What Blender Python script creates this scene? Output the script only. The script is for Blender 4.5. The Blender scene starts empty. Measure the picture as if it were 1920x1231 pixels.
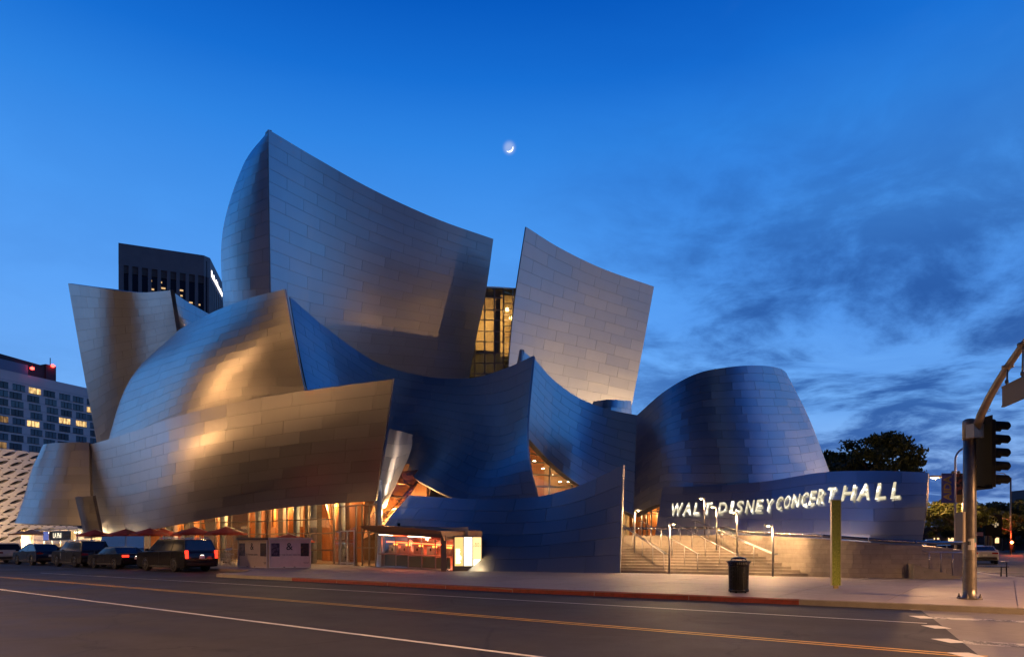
import bpy, math, random
import numpy as np
from mathutils import Vector, Matrix
random.seed(7)
R = math.radians
sc = bpy.context.scene
COL = sc.collection

# ---------------------------------------------------------------- camera
EYE, HOR, FPX = 1.65, 1018.0, 1280.0          # eye height (m), horizon row, focal length in photo pixels
cam_d = bpy.data.cameras.new('camera')
cam_d.lens, cam_d.sensor_width = 24.0, 36.0
cam_d.shift_y = (HOR - 615.5) / 1920.0
cam_d.clip_start, cam_d.clip_end = 0.1, 20000
cam = bpy.data.objects.new('camera', cam_d)
cam.location = (0, 0, EYE)
cam.rotation_euler = (R(90), 0, 0)
COL.objects.link(cam)
sc.camera = cam

# ---------------------------------------------------------------- colour management
sc.view_settings.view_transform = 'Standard'
sc.view_settings.look = 'None'
sc.view_settings.gamma = 1.0
sc.view_settings.exposure = 0.0
sc.view_settings.use_curve_mapping = False
sc.render.engine = 'CYCLES'
sc.cycles.max_bounces = 6
sc.cycles.glossy_bounces = 4
sc.cycles.transparent_max_bounces = 8
sc.cycles.sample_clamp_indirect = 4.0
sc.cycles.use_denoising = True
try: sc.cycles.use_light_tree = True
except Exception: pass


def lin(r, g, b):
    f = lambda c: (c / 255 / 12.92) if c <= 10.3 else ((c / 255 + 0.055) / 1.055) ** 2.4
    return (f(r), f(g), f(b), 1.0)


class NT:
    """small helper to write node trees"""
    def __init__(s, tree): s.t = tree; s.n = tree.nodes; s.l = tree.links
    def new(s, typ, **kw):
        n = s.n.new(typ)
        for k, v in kw.items():
            if hasattr(n, k): setattr(n, k, v)
            else: n.inputs[k].default_value = v
        return n
    def link(s, a, b): s.l.new(a, b)
    def setin(s, sock, v):
        if hasattr(v, 'links') or isinstance(v, bpy.types.NodeSocket): s.l.new(v, sock)
        else: sock.default_value = v
    def math(s, op, a, b=0.0, c=None, clamp=False):
        n = s.n.new('ShaderNodeMath'); n.operation = op; n.use_clamp = clamp
        s.setin(n.inputs[0], a); s.setin(n.inputs[1], b)
        if c is not None: s.setin(n.inputs[2], c)
        return n.outputs[0]
    def vmath(s, op, a, b=None):
        n = s.n.new('ShaderNodeVectorMath'); n.operation = op
        s.setin(n.inputs[0], a)
        if b is not None: s.setin(n.inputs[1], b)
        return n.outputs['Value'] if op in ('DOT_PRODUCT', 'LENGTH') else n.outputs[0]
    def mix(s, fac, a, b, typ='MIX'):
        n = s.n.new('ShaderNodeMix'); n.data_type = 'RGBA'; n.blend_type = typ
        s.setin(n.inputs[0], fac); s.setin(n.inputs[6], a); s.setin(n.inputs[7], b)
        return n.outputs[2]
    def ramp(s, fac, stops, interp='LINEAR'):
        n = s.n.new('ShaderNodeValToRGB'); n.color_ramp.interpolation = interp
        e = n.color_ramp.elements
        while len(e) < len(stops): e.new(0.5)
        for el, (p, c) in zip(e, stops): el.position = p; el.color = c
        s.setin(n.inputs[0], fac)
        return n.outputs[0]
    def noise(s, vec, scale, detail=3.0, rough=0.55, dist=0.0):
        n = s.n.new('ShaderNodeTexNoise')
        n.inputs['Scale'].default_value = scale; n.inputs['Detail'].default_value = detail
        n.inputs['Roughness'].default_value = rough; n.inputs['Distortion'].default_value = dist
        if vec is not None: s.setin(n.inputs['Vector'], vec)
        return n.outputs[0]
    def smooth(s, v, lo, hi, a=0.0, b=1.0):
        n = s.n.new('ShaderNodeMapRange'); n.interpolation_type = 'SMOOTHSTEP'
        s.setin(n.inputs[0], v)
        for i, x in enumerate((lo, hi, a, b)): n.inputs[i + 1].default_value = x
        return n.outputs[0]


def P(px, py, d):
    """photo pixel + distance along the view axis -> world point"""
    return Vector(((px - 960) / FPX * d, d, EYE + (HOR - py) / FPX * d))


def G_(px, py, z=0.0):
    """photo pixel on the horizontal plane z -> world point"""
    d = (EYE - z) * FPX / (py - HOR)
    return P(px, py, d)


GDIR = Vector((-0.809, 0.588, 0.0))           # along the avenue, away to the left
GN = Vector((-0.588, -0.809, 0.0))            # from the hall towards the street


def dline(px, off=0.0, p0=(-11.6, 48.0)):
    """depth where the sight line of column px meets the avenue facade line moved off metres to the street"""
    bx, by = p0[0] + GN.x * off, p0[1] + GN.y * off
    k = (px - 960) / FPX
    t = (bx - k * by) / (k * GDIR.y - GDIR.x)
    return by + GDIR.y * t


# ---------------------------------------------------------------- sky
w = bpy.data.worlds.new('World'); sc.world = w; w.use_nodes = True
W = NT(w.node_tree); W.n.clear()
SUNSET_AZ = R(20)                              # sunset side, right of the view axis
tc = W.new('ShaderNodeTexCoord')
d0 = W.vmath('NORMALIZE', tc.outputs['Generated'])
sep = W.new('ShaderNodeSeparateXYZ'); W.link(d0, sep.inputs[0])
zz = W.math('MAXIMUM', sep.outputs[2], 0.0)
west = W.ramp(zz, [(0.00, lin(160, 190, 238)), (0.08, lin(150, 190, 246)), (0.18, lin(118, 180, 252)),
                   (0.30, lin(96, 168, 252)), (0.41, lin(76, 157, 247)), (0.50, lin(48, 137, 234)), (0.56, lin(22, 114, 217)),
                   (0.62, lin(5, 93, 197)), (0.70, lin(0, 62, 148)), (0.82, lin(4, 32, 82)), (1.0, lin(5, 20, 52))])
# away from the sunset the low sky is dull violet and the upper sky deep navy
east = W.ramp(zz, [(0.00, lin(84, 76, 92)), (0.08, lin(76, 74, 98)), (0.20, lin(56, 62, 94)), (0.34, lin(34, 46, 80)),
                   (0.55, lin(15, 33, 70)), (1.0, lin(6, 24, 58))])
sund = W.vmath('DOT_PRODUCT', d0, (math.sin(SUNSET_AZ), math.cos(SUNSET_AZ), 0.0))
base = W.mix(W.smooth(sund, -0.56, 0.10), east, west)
# twilight of the Sky Texture node, sun just under the horizon on the sunset side
sky = W.new('ShaderNodeTexSky'); sky.sky_type = 'NISHITA'; sky.sun_disc = False
sky.sun_elevation = R(-2.0); sky.sun_rotation = SUNSET_AZ; sky.air_density = 1.0; sky.dust_density = 0.6; sky.ozone_density = 4.0
skc = W.mix(1.0, sky.outputs[0], (0.05, 0.05, 0.05, 1), 'MULTIPLY')
base = W.mix(1.0, base, skc, 'ADD')
# cloud sheet: direction projected on a plane far above
den = W.math('ADD', zz, 0.16)
cx = W.math('DIVIDE', sep.outputs[0], den); cy = W.math('DIVIDE', sep.outputs[1], den)
cv = W.new('ShaderNodeCombineXYZ'); W.link(cx, cv.inputs[0]); W.link(cy, cv.inputs[1]); cv.inputs[2].default_value = 3.7
warp = W.noise(cv.outputs[0], 0.8, 3, 0.5)
cvw = W.vmath('ADD', cv.outputs[0], W.vmath('SCALE', W.vmath('SUBTRACT', warp, (0.5, 0.5, 0.5))))
n1 = W.noise(cvw, 1.7, 8, 0.62, 0.15)
side = W.smooth(W.math('ARCTAN2', sep.outputs[0], sep.outputs[1]), -0.08, 0.34)
lowm = W.smooth(zz, 0.60, 0.26)
dens = W.math('MULTIPLY', W.math('MULTIPLY', W.smooth(n1, 0.40, 0.60), lowm), W.math('ADD', W.math('MULTIPLY', side, 0.88), 0.10))
base = W.mix(W.math('MULTIPLY', dens, 0.88), base, lin(36, 84, 160))
n2 = W.noise(cvw, 0.62, 6, 0.62, 0.3)
wisp = W.math('MULTIPLY', W.math('MULTIPLY', W.smooth(n2, 0.50, 0.72), side), W.smooth(zz, 0.02, 0.12))
base = W.mix(W.math('MULTIPLY', wisp, 0.22), base, lin(150, 190, 245))
n3 = W.noise(W.vmath('MULTIPLY', cvw, (0.7, 1.5, 1.0)), 0.75, 6, 0.6, 0.2)
base = W.mix(W.math('MULTIPLY', W.smooth(n3, 0.36, 0.62), W.math('ADD', W.math('MULTIPLY', side, 0.42), 0.12)), base, W.mix(1.0, base, (0.55, 0.66, 0.80, 1), 'MULTIPLY'))
# thin aureole round the moon
MOON = Vector(((955 - 960) / FPX, 1.0, (HOR - 277) / FPX)).normalized()
md = W.vmath('DOT_PRODUCT', d0, tuple(MOON))
aur = W.math('POWER', W.smooth(md, math.cos(R(0.8)), 1.0), 6.0)
base = W.mix(W.math('MULTIPLY', aur, 0.45), base, lin(215, 225, 250))
# below the horizon the world is dark ground
gm = W.smooth(sep.outputs[2], -0.03, 0.0)
base = W.mix(gm, (0.02, 0.02, 0.025, 1), base)
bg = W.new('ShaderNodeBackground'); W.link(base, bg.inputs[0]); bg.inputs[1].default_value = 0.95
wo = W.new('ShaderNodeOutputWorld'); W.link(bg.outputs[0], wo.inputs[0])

# ---------------------------------------------------------------- materials
MATS = {}


def new_mat(name):
    m = bpy.data.materials.new(name); m.use_nodes = True
    t = NT(m.node_tree); t.n.clear()
    out = t.new('ShaderNodeOutputMaterial')
    return m, t, out


def pbr(name, col, rough=0.5, metal=0.0, noise=0.0, nscale=4.0, bump=0.0, bscale=30.0, emit=None, estr=0.0, coat=0.0, spec=0.5, stretch=None):
    """principled material with mottled colour and fine relief"""
    if name in MATS: return MATS[name]
    m, t, out = new_mat(name)
    b = t.new('ShaderNodeBsdfPrincipled')
    b.inputs['Roughness'].default_value = rough; b.inputs['Metallic'].default_value = metal
    b.inputs['Coat Weight'].default_value = coat; b.inputs['Specular IOR Level'].default_value = spec
    col = tuple(col[:3]) + (1.0,)
    co = t.new('ShaderNodeTexCoord').outputs['Object']
    if stretch is not None: co = t.vmath('MULTIPLY', co, stretch)
    if noise > 0:
        n = t.noise(co, nscale, 6, 0.6)
        lo = tuple(c * (1 - noise) for c in col[:3]) + (1,); hi = tuple(min(1, c * (1 + noise)) for c in col[:3]) + (1,)
        c = t.ramp(n, [(0.28, lo), (0.72, hi)])
        t.link(c, b.inputs['Base Color'])
        t.link(t.smooth(n, 0.25, 0.75, max(0.02, rough - 0.08), min(1, rough + 0.08)), b.inputs['Roughness'])
    else:
        b.inputs['Base Color'].default_value = col
    if bump > 0:
        bn = t.new('ShaderNodeBump'); bn.inputs['Strength'].default_value = bump; bn.inputs['Distance'].default_value = 0.02
        t.link(t.noise(co, bscale, 5, 0.6), bn.inputs['Height']); t.link(bn.outputs[0], b.inputs['Normal'])
    if emit is not None:
        b.inputs['Emission Color'].default_value = tuple(emit[:3]) + (1,); b.inputs['Emission Strength'].default_value = estr
    t.link(b.outputs[0], out.inputs[0])
    MATS[name] = m
    return m


def glow(name, col, strength):
    if name in MATS: return MATS[name]
    m, t, out = new_mat(name)
    e = t.new('ShaderNodeEmission'); e.inputs[0].default_value = tuple(col[:3]) + (1,); e.inputs[1].default_value = strength
    t.link(e.outputs[0], out.inputs[0]); MATS[name] = m
    return m


def glass(name, tint=(0.9, 0.95, 0.95), refl=0.10, rough=0.02):
    if name in MATS: return MATS[name]
    m, t, out = new_mat(name)
    tr = t.new('ShaderNodeBsdfTransparent'); tr.inputs[0].default_value = tuple(tint) + (1,)
    gl = t.new('ShaderNodeBsdfGlossy'); gl.inputs['Roughness'].default_value = rough
    geo = t.new('ShaderNodeNewGeometry')
    ci = t.math('ABSOLUTE', t.vmath('DOT_PRODUCT', geo.outputs['Normal'], geo.outputs['Incoming']))
    f = t.math('ADD', t.math('MULTIPLY', t.math('POWER', t.math('SUBTRACT', 1.0, ci), 5.0), 0.9), refl, clamp=True)
    mx = t.new('ShaderNodeMixShader'); t.link(f, mx.inputs[0]); t.link(tr.outputs[0], mx.inputs[1]); t.link(gl.outputs[0], mx.inputs[2])
    t.link(mx.outputs[0], out.inputs[0]); MATS[name] = m
    return m


def steel_mat(name, col, rough, var=0.10, rvar=0.08, bump=0.05, aniso=0.0):
    """stainless cladding: every panel a little different (attribute pv), faint rolling marks and buckling"""
    if name in MATS: return MATS[name]
    m, t, out = new_mat(name)
    b = t.new('ShaderNodeBsdfPrincipled'); b.inputs['Metallic'].default_value = 1.0
    pv = t.new('ShaderNodeAttribute'); pv.attribute_name = 'pv'
    v = pv.outputs['Fac']
    co = t.new('ShaderNodeNewGeometry').outputs['Position']
    n = t.noise(co, 0.55, 5, 0.6)
    n2 = t.noise(t.vmath('MULTIPLY', co, (2.2, 2.2, 0.35)), 1.6, 4, 0.55)
    k = t.math('ADD', t.math('MULTIPLY', t.math('SUBTRACT', v, 0.5), 2 * var), t.math('MULTIPLY', t.math('SUBTRACT', n, 0.5), 0.10))
    k = t.math('ADD', k, 1.0)
    c = t.mix(1.0, tuple(col) + (1,), k, 'MULTIPLY')
    t.link(c, b.inputs['Base Color'])
    r = t.math('ADD', t.math('MULTIPLY', t.math('SUBTRACT', v, 0.5), 2 * rvar), t.math('MULTIPLY', t.math('SUBTRACT', n2, 0.5), 0.12))
    t.link(t.math('ADD', r, rough, clamp=True), b.inputs['Roughness'])
    bn = t.new('ShaderNodeBump'); bn.inputs['Strength'].default_value = bump; bn.inputs['Distance'].default_value = 0.25
    t.link(t.noise(co, 0.9, 2, 0.5), bn.inputs['Height']); t.link(bn.outputs[0], b.inputs['Normal'])
    t.link(b.outputs[0], out.inputs[0]); MATS[name] = m
    return m


# ---------------------------------------------------------------- mesh builder
WLOC = {}                                      # world location of roots and parts built in world space


class MB:
    def __init__(s): s.v = []; s.f = []; s.sm = []; s.mi = []
    def vert(s, p): s.v.append((p[0], p[1], p[2])); return len(s.v) - 1
    def face(s, idx, smooth=False, mi=0): s.f.append(tuple(idx)); s.sm.append(smooth); s.mi.append(mi)
    def quad(s, a, b, c, d, smooth=False, mi=0):
        i = [s.vert(p) for p in (a, b, c, d)]; s.face(i, smooth, mi)
    def poly(s, pts, mi=0): s.face([s.vert(p) for p in pts], False, mi)
    def box(s, c, size, rz=0.0, mi=0, M=None):
        hx, hy, hz = size[0] / 2, size[1] / 2, size[2] / 2
        cs, sn = math.cos(rz), math.sin(rz)
        i0 = len(s.v)
        for dx, dy, dz in ((-1, -1, -1), (1, -1, -1), (1, 1, -1), (-1, 1, -1), (-1, -1, 1), (1, -1, 1), (1, 1, 1), (-1, 1, 1)):
            x, y, z = dx * hx, dy * hy, dz * hz
            p = Vector((c[0] + x * cs - y * sn, c[1] + x * sn + y * cs, c[2] + z))
            if M is not None: p = M @ p
            s.v.append(tuple(p))
        for q in ((0, 3, 2, 1), (4, 5, 6, 7), (0, 1, 5, 4), (1, 2, 6, 5), (2, 3, 7, 6), (3, 0, 4, 7)):
            s.face([i0 + k for k in q], False, mi)
        return s
    def bevbox(s, c, size, bv, rz=0.0, mi=0):
        """box with chamfered vertical and top edges"""
        hx, hy, hz = size[0] / 2, size[1] / 2, size[2] / 2
        cs, sn = math.cos(rz), math.sin(rz)
        def ring(inset, z):
            a, b_ = hx - inset, hy - inset
            k = bv
            pts = [(-a + k, -b_), (a - k, -b_), (a, -b_ + k), (a, b_ - k), (a - k, b_), (-a + k, b_), (-a, b_ - k), (-a, -b_ + k)]
            return [s.vert((c[0] + x * cs - y * sn, c[1] + x * sn + y * cs, c[2] + z)) for x, y in pts]
        rs = [ring(0, -hz), ring(0, hz - bv), ring(bv * 0.8, hz)]
        for a, b_ in zip(rs, rs[1:]):
            for k in range(8): s.face((a[k], a[(k + 1) % 8], b_[(k + 1) % 8], b_[k]), False, mi)
        s.face(rs[-1], False, mi); s.face(rs[0][::-1], False, mi)
        return s
    def tube(s, pts, r, n=8, cap=True, mi=0, smooth=True, r_end=None):
        pts = [Vector(p) for p in pts]
        rings = []
        up = None
        for i, p in enumerate(pts):
            t = (pts[min(i + 1, len(pts) - 1)] - pts[max(i - 1, 0)])
            if t.length < 1e-9: t = Vector((0, 0, 1))
            t.normalize()
            if up is None: up = Vector((0, 0, 1)) if abs(t.z) < 0.9 else Vector((1, 0, 0))
            a = t.cross(up)
            if a.length < 1e-6: a = t.orthogonal()
            a.normalize(); b_ = a.cross(t).normalized(); up = b_
            rr = r if r_end is None else r + (r_end - r) * i / max(1, len(pts) - 1)
            if isinstance(r, (list, tuple)): rr = r[i]
            rings.append([s.vert(p + a * (rr * math.cos(2 * math.pi * k / n)) + b_ * (rr * math.sin(2 * math.pi * k / n))) for k in range(n)])
        for a, b_ in zip(rings, rings[1:]):
            for k in range(n): s.face((a[k], b_[k], b_[(k + 1) % n], a[(k + 1) % n]), smooth, mi)
        if cap: s.face(rings[0], False, mi); s.face(rings[-1][::-1], False, mi)
        return s
    def bar(s, a, b, wx, wy, up=(0, 0, 1), mi=0):
        """rectangular bar from a to b"""
        a, b = Vector(a), Vector(b); t = (b - a).normalized(); u = Vector(up)
        if abs(t.dot(u)) > 0.95: u = Vector((1, 0, 0))
        x = t.cross(u).normalized() * (wx / 2); y = x.cross(t).normalized() * (wy / 2)
        i0 = len(s.v)
        for p in (a, b):
            for q in (-x - y, x - y, x + y, -x + y): s.v.append(tuple(p + q))
        for q in ((3, 2, 1, 0), (4, 5, 6, 7), (0, 1, 5, 4), (1, 2, 6, 5), (2, 3, 7, 6), (3, 0, 4, 7)): s.face([i0 + k for k in q], False, mi)
        return s
    def prism(s, pts, d, mi=0):
        """polygon pts (3D, planar) extruded by vector d"""
        d = Vector(d); n = len(pts)
        a = [s.vert(p) for p in pts]; b = [s.vert(Vector(p) + d) for p in pts]
        s.face(a[::-1], False, mi); s.face(b, False, mi)
        for k in range(n): s.face((a[k], a[(k + 1) % n], b[(k + 1) % n], b[k]), False, mi)
        return s
    def lathe(s, prof, c=(0, 0, 0), n=16, axis='z', smooth=True, mi=0, cap=True):
        rings = []
        for r, h in prof:
            ring = []
            for k in range(n):
                a = 2 * math.pi * k / n
                x, y = r * math.cos(a), r * math.sin(a)
                p = (x, y, h) if axis == 'z' else ((x, h, y) if axis == 'y' else (h, x, y))
                ring.append(s.vert((c[0] + p[0], c[1] + p[1], c[2] + p[2])))
            rings.append(ring)
        for a, b in zip(rings, rings[1:]):
            for k in range(n): s.face((a[k], a[(k + 1) % n], b[(k + 1) % n], b[k]), smooth, mi)
        if cap: s.face(rings[0][::-1], False, mi); s.face(rings[-1], False, mi)
        return s
    def grid(s, pts, smooth=True, mi=0, flip=False):
        """pts[j][i] -> quads"""
        idx = [[s.vert(p) for p in row] for row in pts]
        for j in range(len(idx) - 1):
            for i in range(len(idx[0]) - 1):
                q = (idx[j][i], idx[j][i + 1], idx[j + 1][i + 1], idx[j + 1][i])
                s.face(q[::-1] if flip else q, smooth, mi)
        return idx
    def build(s, name, mat, parent=None, origin=None, local=False, pv=None):
        """link as one mesh object; origin defaults to the base of its box; local=True: coordinates already are the parent's"""
        a = np.array(s.v, dtype=np.float64) if s.v else np.zeros((1, 3))
        if origin is None:
            lo, hi = a.min(0), a.max(0); origin = ((lo[0] + hi[0]) / 2, (lo[1] + hi[1]) / 2, lo[2])
        me = bpy.data.meshes.new(name)
        me.from_pydata((a - np.array(origin)).tolist(), [], s.f)
        me.polygons.foreach_set('use_smooth', s.sm)
        mats = mat if isinstance(mat, (list, tuple)) else [mat]
        for m_ in mats: me.materials.append(m_)
        if len(mats) > 1: me.polygons.foreach_set('material_index', s.mi)
        if pv is not None:
            at = me.attributes.new('pv', 'FLOAT', 'POINT'); at.data.foreach_set('value', pv)
        me.update()
        o = bpy.data.objects.new(name, me); COL.objects.link(o)
        place(o, origin, parent, local)
        return o


def place(o, origin, parent=None, local=False):
    o0 = Vector(origin)
    if parent is not None:
        o.parent = parent
        pl = (Vector(parent.location) if parent.parent is not None else Vector((0, 0, 0))) if local else WLOC.get(parent.name, Vector((0, 0, 0)))
        o.location = o0 - pl
        WLOC[o.name] = o0 if not local else o0
    else:
        o.location = o0; WLOC[o.name] = o0


def tag(o, label=None, cat=None, group=None, kind=None):
    if label: o['label'] = label
    if cat: o['category'] = cat
    if group: o['group'] = group
    if kind: o['kind'] = kind
    return o


def thing(name, label, cat, loc=(0, 0, 0), rz=0.0, group=None):
    o = bpy.data.objects.new(name, None); o.empty_display_size = 0.3
    COL.objects.link(o); o.location = loc; o.rotation_euler = (0, 0, rz); WLOC[o.name] = Vector(loc)
    return tag(o, label, cat, group)


def copy_tree(o, parent=None):
    c = o.copy(); COL.objects.link(c)
    if parent is not None: c.parent = parent
    for ch in list(o.children): copy_tree(ch, c)
    return c


def text(name, body, size, mat, parent=None, M=None, extrude=0.01, align='CENTER', bold=0.0, shear=0.0, spacing=1.0):
    """lettering as a mesh; M maps local x right / y up / z out"""
    cu = bpy.data.curves.new(name, 'FONT'); cu.body = body; cu.size = size; cu.extrude = extrude
    cu.align_x = align; cu.align_y = 'CENTER'; cu.offset = bold; cu.shear = shear; cu.space_character = spacing
    cu.resolution_u = 3
    o = bpy.data.objects.new(name, cu); COL.objects.link(o)
    dg = bpy.context.evaluated_depsgraph_get()
    me = bpy.data.meshes.new_from_object(o.evaluated_get(dg))
    COL.objects.unlink(o); bpy.data.objects.remove(o); bpy.data.curves.remove(cu)
    me.materials.clear(); me.materials.append(mat)
    ob = bpy.data.objects.new(name, me); COL.objects.link(ob)
    if M is not None:
        loc = M.to_translation()
        me.transform(M.to_3x3().to_4x4())
        place(ob, loc, parent)
    elif parent is not None: ob.parent = parent
    return ob


def frame(o, xdir, up=(0, 0, 1)):
    """matrix: origin o, x along xdir, y up, z out of the face"""
    x = Vector(xdir).normalized(); y = Vector(up).normalized(); z = x.cross(y).normalized(); y = z.cross(x)
    M = Matrix((x, y, z)).transposed().to_4x4(); M.translation = Vector(o)
    return M


def lamp(name, loc, col, power, radius=0.1, parent=None, typ='POINT', rot=None, angle=None, blend=0.5):
    l = bpy.data.lights.new(name, typ); l.color = col; l.energy = power
    l.shadow_soft_size = radius
    if typ == 'SPOT': l.spot_size = angle or R(120); l.spot_blend = blend
    o = bpy.data.objects.new(name, l); COL.objects.link(o)
    if rot is not None: o.rotation_euler = rot
    place(o, loc, parent)
    return o


def aim(o, target):
    """turn a lamp to its target (world space, unrotated parents)"""
    d = Vector(target) - WLOC[o.name]
    o.rotation_euler = d.to_track_quat('-Z', 'Y').to_euler()

# ================================================================ ground levels
KERB_H = 0.15
LAND_Z = 2.12                                  # landing at the head of the stairs

# ================================================================ concert hall: steel surfaces
STEEL = steel_mat('brushed_steel', (0.57, 0.55, 0.53), 0.35, 0.035, 0.03, 0.025)
STEEL_MATTE = steel_mat('satin_steel', (0.50, 0.495, 0.49), 0.36, 0.03, 0.025, 0.015)
STEEL_PALE = steel_mat('pale_satin_steel', (0.60, 0.575, 0.54), 0.50, 0.035, 0.03, 0.02)
SHELL = pbr('dark_seam_steel', (0.30, 0.29, 0.285), 0.5, 1.0)
EDGE = pbr('edge_steel', (0.30, 0.29, 0.29), 0.45, 1.0)

HALL = thing('concert_hall', 'curved stainless steel concert hall with billowing sail walls at the street corner', 'concert hall', (0, 50, 0.15))


def cr_w(t):
    return np.stack([-0.5 * t + t**2 - 0.5 * t**3, 1 - 2.5 * t**2 + 1.5 * t**3, 0.5 * t + 2 * t**2 - 1.5 * t**3, -0.5 * t**2 + 0.5 * t**3], -1)


class Surf:
    """smooth surface through a grid of control points: cols[i][j] from left to right, bottom to top"""
    def __init__(s, cols):
        g = np.array([[tuple(P(*p)) for p in c] for c in cols])         # (nu,nv,3)
        g = np.concatenate([2 * g[:1] - g[1:2], g, 2 * g[-1:] - g[-2:-1]], 0)
        g = np.concatenate([2 * g[:, :1] - g[:, 1:2], g, 2 * g[:, -1:] - g[:, -2:-1]], 1)
        s.g = g; s.nu = len(cols) - 1; s.nv = len(cols[0]) - 1
        us = np.linspace(0, 1, 81)
        s.us, s.ul = s._arc(s.raw(us, np.full(81, 0.5)), us)
        s.vs, s.vl = s._arc(s.raw(np.full(81, 0.5), us), us)
        s.sign = 1.0
        p = s.raw(np.array([0.5]), np.array([0.5])); n = s.normal(np.array([0.5]), np.array([0.5]))
        if float(((np.array([0, 0, EYE]) - p) * n).sum()) < 0: s.sign = -1.0
    @staticmethod
    def _arc(p, us):
        l = np.concatenate([[0], np.cumsum(np.linalg.norm(np.diff(p, axis=0), axis=1))])
        return (us, l)
    def raw(s, u, v):
        u = np.clip(u, 0, 1) * s.nu; v = np.clip(v, 0, 1) * s.nv
        iu = np.minimum(u.astype(int), s.nu - 1); iv = np.minimum(v.astype(int), s.nv - 1)
        wu = cr_w(u - iu); wv = cr_w(v - iv)
        out = 0
        for a in range(4):
            for b in range(4):
                out = out + s.g[iu + a, iv + b] * (wu[..., a] * wv[..., b])[..., None]
        return out
    def normal(s, u, v, e=2e-3):
        du = s.raw(np.minimum(u + e, 1), v) - s.raw(np.maximum(u - e, 0), v)
        dv = s.raw(u, np.minimum(v + e, 1)) - s.raw(u, np.maximum(v - e, 0))
        n = np.cross(du, dv); n /= np.maximum(np.linalg.norm(n, axis=-1, keepdims=True), 1e-9)
        return n * s.sign
    def uarc(s, t): return np.interp(t * s.ul[-1], s.ul, s.us)
    def varc(s, t): return np.interp(t * s.vl[-1], s.vl, s.vs)
    def pt(s, u, v, off=0.0):
        u = np.atleast_1d(np.asarray(u, float)); v = np.atleast_1d(np.asarray(v, float))
        return s.raw(u, v) + s.normal(u, v) * off


PANELS = []          # (sail object, material, verts, faces, flags, pv, centre, screen area)
SHELLS = []


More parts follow.
